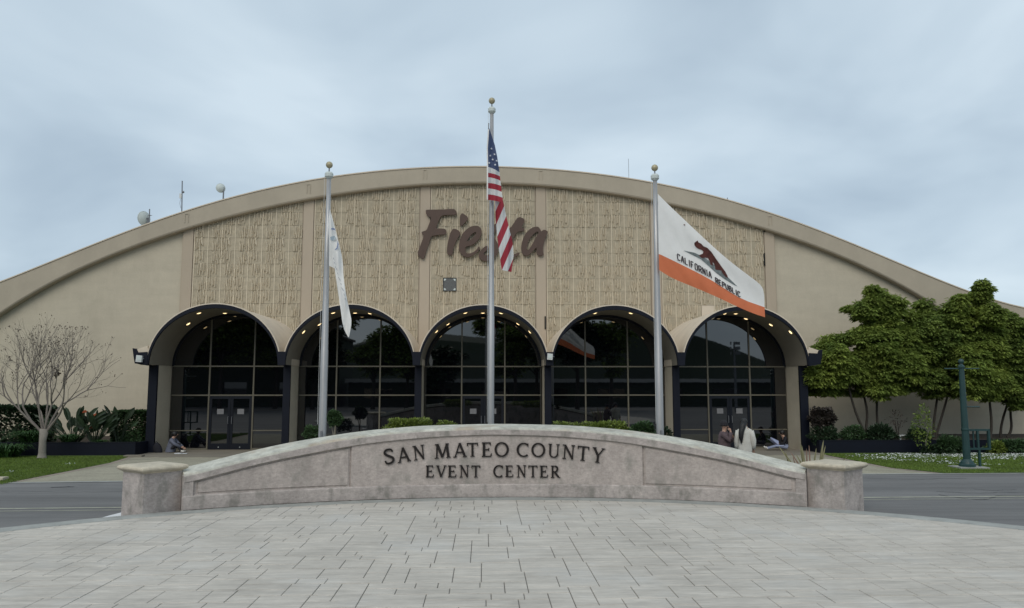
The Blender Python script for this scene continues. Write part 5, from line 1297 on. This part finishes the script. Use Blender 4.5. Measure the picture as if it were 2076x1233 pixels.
# small concrete pieces
a, b = G(12, 974, GZ); o = put('stone_block', MB().box(a-1.5, a+.0, b-.15, b+.12, GZ, GZ+.09), cap_m); o['label'] = 'low pale stone block on the grass at the left edge'; o['category'] = 'block'
x, y = G(284, 924.5, GZ); o = put('timber_step', MB().box(x-.35, x+.30, 28.95, 29.24, GZ+.0, GZ+.07), slab2_m); o['label'] = 'small flat step at the foot of the left navy column'; o['category'] = 'step'

# ------------------------------------------------------------------ people
def skinmesh(name, V, E, Rr, m, parent, root=0, sub=1):
    me = bpy.data.meshes.new(name); me.from_pydata(V, E, []); o = bpy.data.objects.new(name, me); COL.objects.link(o)
    mod_ = o.modifiers.new('s', 'SKIN'); 
    for i, r_ in enumerate(Rr):
        sv = me.skin_vertices[0].data[i]; rr = r_ if hasattr(r_, '__len__') else (r_, r_); sv.radius = rr; sv.use_root = (i == root)
    sb = o.modifiers.new('u', 'SUBSURF'); sb.levels = sub; sb.render_levels = sub
    dg = bpy.context.evaluated_depsgraph_get(); me2 = bpy.data.meshes.new_from_object(o.evaluated_get(dg)); bpy.data.objects.remove(o); bpy.data.meshes.remove(me)
    me2.materials.clear(); ms = m if isinstance(m, list) else [m]
    for q in ms: me2.materials.append(q)
    me2.polygons.foreach_set('use_smooth', [True]*len(me2.polygons)); me2.name = name
    return link(name, me2, parent)
def figure(label, base, face, J, mats, extra=None, group='people by the arches'):
    """J: joint dict in local metres (x right of figure, y forward, z up)"""
    t = thing('person', label, 'person', group)
    c, s_ = math.cos(face), math.sin(face)
    def P(q): return (base[0]+q[0]*c-q[1]*s_, base[1]+q[0]*s_+q[1]*c, base[2]+q[2])
    order = ['pelvis', 'waist', 'chest', 'neck', 'head0', 'head1']
    V, Rr, E, idx = [], [], [], {}
    rad = dict(pelvis=(.145, .11), waist=(.12, .10), chest=(.15, .11), neck=.05, head0=(.075, .085), head1=(.08, .09), shoL=.06, shoR=.06, elL=.043, elR=.043, haL=.030, haR=.030, paL=.035, paR=.035, hipL=.085, hipR=.085, knL=.062, knR=.062, anL=.040, anR=.040, toL=.035, toR=.035)
    for k_ in J: idx[k_] = len(V); V.append(P(J[k_])); Rr.append(rad[k_])
    ch = [('pelvis', 'waist'), ('waist', 'chest'), ('chest', 'neck'), ('neck', 'head0'), ('head0', 'head1')]
    for q in 'LR': ch += [('chest', 'sho'+q), ('sho'+q, 'el'+q), ('el'+q, 'ha'+q), ('ha'+q, 'pa'+q), ('pelvis', 'hip'+q), ('hip'+q, 'kn'+q), ('kn'+q, 'an'+q), ('an'+q, 'to'+q)]
    E = [(idx[a], idx[b]) for a, b in ch]
    bo = skinmesh('body', V, E, Rr, [skin_m, mats['legs'], mats['top'], mats['shoe']], t)
    me = bo.data; mi = []
    pts = {k_: Vector(V[idx[k_]]) for k_ in J}
    segs = [(pts[a], pts[b], a, b) for a, b in ch]
    for p in me.polygons:
        c_ = p.center; best = min(segs, key=lambda s2: (c_-(s2[0]+(s2[1]-s2[0])*max(0, min(1, (c_-s2[0]).dot(s2[1]-s2[0])/max((s2[1]-s2[0]).length_squared, 1e-6))))).length); b_ = best[3]
        mi.append(0 if b_[:2] in ('he', 'pa') or b_ == 'neck' else (3 if b_[:2] == 'to' else (1 if b_[:2] in ('hi', 'kn', 'an') else 2)))
    me.polygons.foreach_set('material_index', mi)
    # fingers rooted in each palm
    for q in 'LR':
        p = pts['pa'+q]; d = (p-pts['ha'+q]).normalized(); sd = d.cross(Vector((0, 0, 1))); sd = sd.normalized() if sd.length > .05 else Vector((1, 0, 0)); fm = MB()
        for k_, L in enumerate((.068, .078, .074, .058)):
            a = p+sd*(k_-1.5)*.019; e1 = a+d*(L*.5+.02); fm.tube([a, e1, e1+(d+Vector((0, 0, -.6))).normalized()*L*.5], [.0095, .009, .007], 5)
        a = p-sd*.03; fm.tube([a, a-sd*.025+d*.02, a-sd*.028+d*.055], [.011, .010, .008], 5); put('fingers', fm, skin_m, t)
    # face
    h = (pts['head0']+pts['head1'])/2; fwd = Vector(P(J.get('_', (0, 1, 0))))-Vector(base) if False else Vector((-s_, c, 0)); fd = J_face.get(id(J), fwd); sd = fd.cross(Vector((0, 0, 1))).normalized(); f = MB()
    f.ball(h+fd*.098+Vector((0, 0, -.012)), .016, 6, (1, 1, 1.4)); 
    for e_ in (-1, 1): f.ball(h+sd*e_*.082+Vector((0, 0, -.01)), .022, 6, (.6, 1, 1.3))
    put('face', f, skin_m, t)
    f = MB()
    for e_ in (-1, 1): f.ball(h+fd*.088+sd*e_*.032+Vector((0, 0, .015)), .010, 6)
    f.ball(h+fd*.088+Vector((0, 0, -.052)), .016, 6, (1, .5, .35)); put('eyes_and_mouth', f, hair_m, t)
    if extra: extra(t, pts, h, fd, sd, P)
    rebase(t, base); return t
J_face = {}
def hairball(t, h, fd, m, name='hair', back=.022, long=None, rad=.108, up=.03):
    mb = MB(); mb.ball(h-fd*back+Vector((0, 0, up)), rad, 16, (1, 1, 1.02)); 
    if long: mb.tube(long[0], long[1], 10)
    put(name, mb, m, t, smooth=True)
STAND = lambda: dict(pelvis=(0, 0, .90), waist=(0, 0, 1.05), chest=(0, .0, 1.25), neck=(0, .01, 1.40), head0=(0, .02, 1.48), head1=(0, .02, 1.55), shoL=(-.16, 0, 1.30), elL=(-.22, -.03, 1.04), haL=(-.22, .05, .82), paL=(-.22, .07, .76),
    shoR=(.16, 0, 1.30), elR=(.22, -.03, 1.04), haR=(.22, .05, .82), paR=(.22, .07, .76), hipL=(-.09, 0, .84), hipR=(.09, 0, .84), knL=(-.10, .02, .46), knR=(.10, .02, .46), anL=(-.10, 0, .08), anR=(.10, -.02, .08), toL=(-.11, .13, .035), toR=(.11, .11, .035))
def scaleJ(J, k_): return {a: tuple(v*k_ for v in b) for a, b in J.items()}
# beanie person, hands raised to mouth, facing right
J = STAND(); J.update(elR=(.17, .20, 1.10), haR=(.06, .22, 1.33), paR=(.03, .19, 1.40), elL=(-.17, .16, 1.06), haL=(-.04, .25, 1.20), paL=(0, .22, 1.28)); J = scaleJ(J, .955)
x1, z1 = W(1468, 885, 21.8); fd1 = Vector((.85, -.52, 0)).normalized(); J_face[id(J)] = fd1
def exA(t, pts, h, fd, sd, P):
    mb = MB(); hc = h+Vector((0, 0, .045))-fd*.015; mb.lathe([(.104, hc.z-.03), (.108, hc.z), (.106, hc.z+.04), (.088, hc.z+.085), (.05, hc.z+.115), (.012, hc.z+.125)], hc.x, hc.y, 16); mb.lathe([(.112, hc.z-.035), (.114, hc.z-.01), (.110, hc.z+.01)], hc.x, hc.y, 16)
    put('beanie', mb, beanie_m, t, smooth=True)
    pl_, ch_ = pts['pelvis'], pts['chest']; mb = MB()
    for k_ in range(9):
        pass
    n = 16; prof = [(.175, -.16), (.185, -.05), (.178, .08), (.172, .2), (.165, .32), (.12, .42), (.07, .46)]; vs = []
    for i, (r_, z) in enumerate(prof):
        for k_ in range(n):
            a = 2*math.pi*k_/n; rr = r_*(1+.04*math.sin(i*2.4)+.02*math.sin(k_*3)); vs.append((pl_.x+rr*math.cos(a), pl_.y+rr*.8*math.sin(a), pl_.z+z))
    mb.add(vs, [(i*n+k_, i*n+(k_+1) % n, (i+1)*n+(k_+1) % n, (i+1)*n+k_) for i in range(len(prof)-1) for k_ in range(n)])
    put('jacket', mb, purplej_m, t, smooth=True)
    for q in 'LR': sm = MB().tube([pts['sho'+q], pts['sho'+q].lerp(pts['el'+q], .5), pts['el'+q], pts['el'+q].lerp(pts['ha'+q], .5), pts['ha'+q]], [.078, .072, .066, .058, .05], 10); put('sleeve', sm, purplej_m, t, smooth=True)
figure('person in a plum quilted jacket and dark beanie, hands raised to the mouth', (x1, 21.8, GZ), math.atan2(fd1.y, fd1.x)-math.pi/2, J, dict(legs=dark_m, top=purplej_m, shoe=dark_m), exA, 'people standing before the right arch')
# cream coat person, back to us, looking right
J = STAND(); J = scaleJ(J, 1.02); x2, z2 = W(1510, 885, 21.6); fd2 = Vector((.75, .66, 0)).normalized(); J_face[id(J)] = fd2
def exB(t, pts, h, fd, sd, P):
    back = -Vector((.25, .97, 0))
    hairball(t, h, fd, hair_m, long=([h+Vector((-.03, -.05, .02)), h+Vector((-.09, -.10, -.10)), h+Vector((-.14, -.14, -.24)), h+Vector((-.16, -.16, -.40)), h+Vector((-.15, -.15, -.55))], [.09, .088, .075, .06, .02]))
    pl_ = pts['pelvis']; n = 20; prof = [(.185, -.24), (.195, -.10), (.192, .05), (.185, .2), (.178, .33), (.17, .42), (.10, .475), (.075, .53)]; vs = []; mb = MB()
    for i, (r_, z) in enumerate(prof):
        for k_ in range(n):
            a = 2*math.pi*k_/n; rr = r_*(1+.035*math.sin(k_*2.5+i)); vs.append((pl_.x+rr*math.cos(a), pl_.y+rr*.72*math.sin(a), pl_.z+z))
    mb.add(vs, [(i*n+k_, i*n+(k_+1) % n, (i+1)*n+(k_+1) % n, (i+1)*n+k_) for i in range(len(prof)-1) for k_ in range(n)]); put('coat', mb, whitej_m, t, smooth=True)
    for q in 'LR': sm = MB().tube([pts['sho'+q], pts['sho'+q].lerp(pts['el'+q], .5), pts['el'+q], pts['el'+q].lerp(pts['ha'+q], .5), pts['ha'+q]], [.085, .082, .078, .07, .062], 10); put('sleeve', sm, whitej_m, t, smooth=True)
figure('person with long black hair in a loose cream coat, seen from behind', (x2, 21.6, GZ), math.atan2(.97, .25)-math.pi/2, J, dict(legs=dark_m, top=whitej_m, shoe=dark_m), exB, 'people standing before the right arch')
# seated reader at right, facing left, legs stretched
SIT = lambda: dict(pelvis=(0, 0, .12), waist=(0, .03, .27), chest=(0, .09, .45), neck=(0, .15, .59), head0=(0, .19, .66), head1=(0, .21, .73), shoL=(-.15, .10, .49), elL=(-.19, .20, .30), haL=(-.10, .36, .27), paL=(-.08, .41, .28),
    shoR=(.15, .10, .49), elR=(.19, .20, .30), haR=(.10, .36, .27), paR=(.08, .41, .28), hipL=(-.09, .06, .12), hipR=(.09, .06, .12), knL=(-.11, .46, .20), knR=(.11, .46, .16), anL=(-.09, .86, .08), anR=(.09, .84, .08), toL=(-.10, .93, .17), toR=(.10, .92, .17))
J = SIT(); xs_, ys_ = 12.25-.02, 31.0; fdl = Vector((-1, -.06, 0)).normalized(); J_face[id(J)] = fdl
def exC(t, pts, h, fd, sd, P):
    hairball(t, h, fd, hair_m, rad=.112, up=.022, back=.03)
figure('person in a dark jacket and pale jeans sitting against the right jamb, reading', (xs_, ys_, GZ+.012), math.atan2(fdl.y, fdl.x)-math.pi/2, J, dict(legs=jean_m, top=darkj_m, shoe=shoe_m), exC, 'people sitting in the arcade')
bx0 = xs_-.5; mb = MB(); mb.add([(bx0+.1, ys_-.18, .12), (bx0+.1, ys_+.18, .12), (bx0-.22, ys_+.18, .36), (bx0-.22, ys_-.18, .36)], [(0, 1, 2, 3)]); mb.add([(bx0+.1, ys_-.18, .13), (bx0+.1, ys_-.20, .30), (bx0-.25, ys_-.24, .46), (bx0-.22, ys_-.19, .37)], [(0, 1, 2, 3)]); mb.box(bx0-.02, bx0+.3, ys_-.2, ys_-.02, .10, .13)
o = put('magazine', mb, bluep_m); o['label'] = 'large open pale blue pages held by the seated reader'; o['category'] = 'magazine'
# seated person left, facing right, knees drawn
J = SIT(); J.update(knL=(-.12, .34, .34), knR=(.12, .34, .30), anL=(-.10, .46, .06), anR=(.10, .50, .06), toL=(-.10, .60, .04), toR=(.10, .64, .04), elL=(-.18, .24, .34), haL=(-.10, .46, .22), paL=(-.08, .52, .18), elR=(.18, .26, .34), haR=(.10, .50, .22), paR=(.08, .56, .18))
fdr = Vector((1, -.1, 0)).normalized(); J_face[id(J)] = fdr; xq, yq = -12.22, 30.95
def exD(t, pts, h, fd, sd, P):
    hairball(t, h, fd, hair_m, rad=.112, up=.02, back=.03); p = pts['pelvis']
    n = 14; prof = [(.24, -.10), (.22, .05), (.19, .2), (.17, .32), (.11, .42)]; vs = []; mb = MB()
    for i, (r_, z) in enumerate(prof):
        for k_ in range(n): a = 2*math.pi*k_/n; vs.append((p.x+.03+i*.02+r_*math.cos(a)*.8, p.y+r_*.8*math.sin(a), p.z+z))
    mb.add(vs, [(i*n+k_, i*n+(k_+1) % n, (i+1)*n+(k_+1) % n, (i+1)*n+k_) for i in range(len(prof)-1) for k_ in range(n)]); put('jacket', mb, grayj_m, t, smooth=True)
    for q in 'LR': put('sleeve', MB().tube([pts['sho'+q], pts['el'+q], pts['ha'+q]], [.075, .065, .05], 8), grayj_m, t, smooth=True)
figure('person in a blue grey jacket sitting against the left jamb, bent over papers', (xq, yq, GZ+.012), math.atan2(fdr.y, fdr.x)-math.pi/2, J, dict(legs=dark_m, top=grayj_m, shoe=shoe_m), exD, 'people sitting in the arcade')
mb = MB(); n = 14; vs = []; prof = [(.16, 0), (.18, .1), (.16, .22), (.10, .33), (.04, .38)]; bxk, byk = -12.62, 30.85
for i, (r_, z) in enumerate(prof):
    for k_ in range(n): a = 2*math.pi*k_/n; vs.append((bxk-.02*i+r_*math.cos(a), byk+r_*.7*math.sin(a), GZ+.015+z))
mb.add(vs, [(i*n+k_, i*n+(k_+1) % n, (i+1)*n+(k_+1) % n, (i+1)*n+k_) for i in range(4) for k_ in range(n)]+[tuple(range(4*n, 5*n))])
bp_ = thing('backpack', 'black backpack on the ground behind the person at the left jamb', 'backpack'); put('bag', mb, darkj_m, bp_, smooth=True); put('top_loop', MB().tube([(bxk-.12, byk, .29), (bxk-.1, byk, .35), (bxk-.04, byk, .30)], .012, 5), dark_m, bp_); rebase(bp_, (bxk, byk, GZ))
x, y = G(363, 919.5, GZ+.02); mb = MB(); mb.box(x-.15, x+.10, y-.10, y+.10, GZ+.014, GZ+.035); mb.box(x+.11, x+.30, y-.06, y+.1, GZ+.014, GZ+.026)
o = put('papers', mb, paper_m); o['label'] = 'white papers lying on the pavement before the person at the left jamb'; o['category'] = 'papers'

# ------------------------------------------------------------------ the place behind the viewer (seen mirrored in the glass)
def simple_tree(label, X, Y, H, rad, seed, m):
    t = thing('dense_tree', label, 'tree', 'trees across the plaza behind the viewer'); rg = np.random.default_rng(seed); lb = []
    for k_ in range(11): lb.append((X+rg.normal(0, rad*.5), Y+rg.normal(0, rad*.4), H*(.45+.5*rg.random()), rad*rg.uniform(.3, .5)))
    mb = MB(); limb([(X, Y, GZ), (X+.1, Y, H*.3), (X, Y, H*.6)], .28, .12, mb)
    for l in lb[:6]: limb([(X, Y, H*.35), l[:3]], .1, .03, mb, 5)
    put('trunk', mb, dbark_m, t); P, D = crown_pts(lb, rg, .7, 34, 1.2); leafmesh('crown', P, D, .5, .16, .3, m, seed, t); rebase(t, (X, Y, GZ))
TR = [(-36, -24, 13, 5.5), (-29, -22, 12.5, 5), (-24, -26, 12, 4.5), (-19.5, -25, 9.5, 3.2), (-12.5, -24, 8.6, 2.8), (-8.8, -25, 9.6, 3.0), (-4.5, -22, 6.8, 2.2), (3.6, -24, 10.5, 3.2), (6.2, -26, 11, 3.0), (10.5, -22, 11.8, 3.8), (14.5, -23, 10.2, 2.6), (44, -26, 12, 5)]
PLc = ['far left end', 'left group, tall', 'left group, right one', 'gap before the middle, left', 'middle left, low', 'middle left, tall', 'middle, smallest', 'middle right, slim', 'middle right, tall', 'right group, broad', 'right group, slim', 'far right end']
for i, (X, Y, H, rd) in enumerate(TR): simple_tree('dark tree across the plaza behind the viewer, %s' % PLc[i], X, Y, H, rd, 90+i, leafB_m if i % 3 else hedge_m)
lh = thing('low_building', 'long low white roofed building across the plaza behind the viewer', 'building')
put('wall', MB().box(-17, 46, -40, -34, GZ, 3.0), hill_m, lh); put('roof', MB().box(-17.4, 46.4, -40.4, -33.6, 3.0, 3.45), bldg_m, lh)
for k_ in range(8): put('window', MB().box(-15+k_*7.4, -11.5+k_*7.4, -34.02, -33.98, 1.0, 2.2), glass_m, lh)
rebase(lh, (0, -34, GZ))
dh = thing('reflection_darkener', 'tall dark block added behind the viewer to darken the reflection in the first arch', 'building')  # unseen block, added so the first arch's glass mirrors dark instead of sky
put('wall', MB().box(-60, -18.2, -44, -34, GZ, 8.6), hill_m, dh); put('roof', MB().prism([(-60.3, 8.6), (-17.9, 8.6), (-17.9, 8.9), (-39, 10.4), (-60.3, 8.9)], 'y', -44.2, -33.8), dbark_m, dh)
for k_ in range(5): put('window', MB().box(-56+k_*7.6, -52.5+k_*7.6, -34.02, -33.98, 1.0, 3.0), glass_m, dh)
rebase(dh, (-39, -34, GZ))
hl_ = MB(); vs = []
for i in range(61):
    x = -420+i*14; h = 22+16*math.sin(i*.21+1)+7*math.sin(i*.55); vs += [(x, -300, -2), (x, -330, h*.8), (x, -380, h)]
hl_.add(vs, [(3*i+j, 3*i+j+1, 3*i+3+j+1, 3*i+3+j) for i in range(60) for j in range(2)]); put('hills', hl_, hill_m, kind='structure')
fp = thing('floodlight_mast', 'tall lamp mast behind the viewer mirrored in the right arch', 'lamp post'); fx, fy = 24.6*1.0, -13.0
fx = (1494-980)/1560*(64.4-fy)*1.0; put('mast', MB().lathe([(.16, GZ), (.08, 7.0)], fx, fy, 10), metal_m, fp)
mb = MB()
for sx_ in (-1, 1):
    for k_ in range(3): mb.box(fx+sx_*(.25+.4*0)-.12, fx+sx_*.45+.12, fy-.15, fy+.15, 5.7+k_*.5, 6.0+k_*.5)
put('lamp_heads', mb, metal_m, fp); rebase(fp, (fx, fy, GZ))
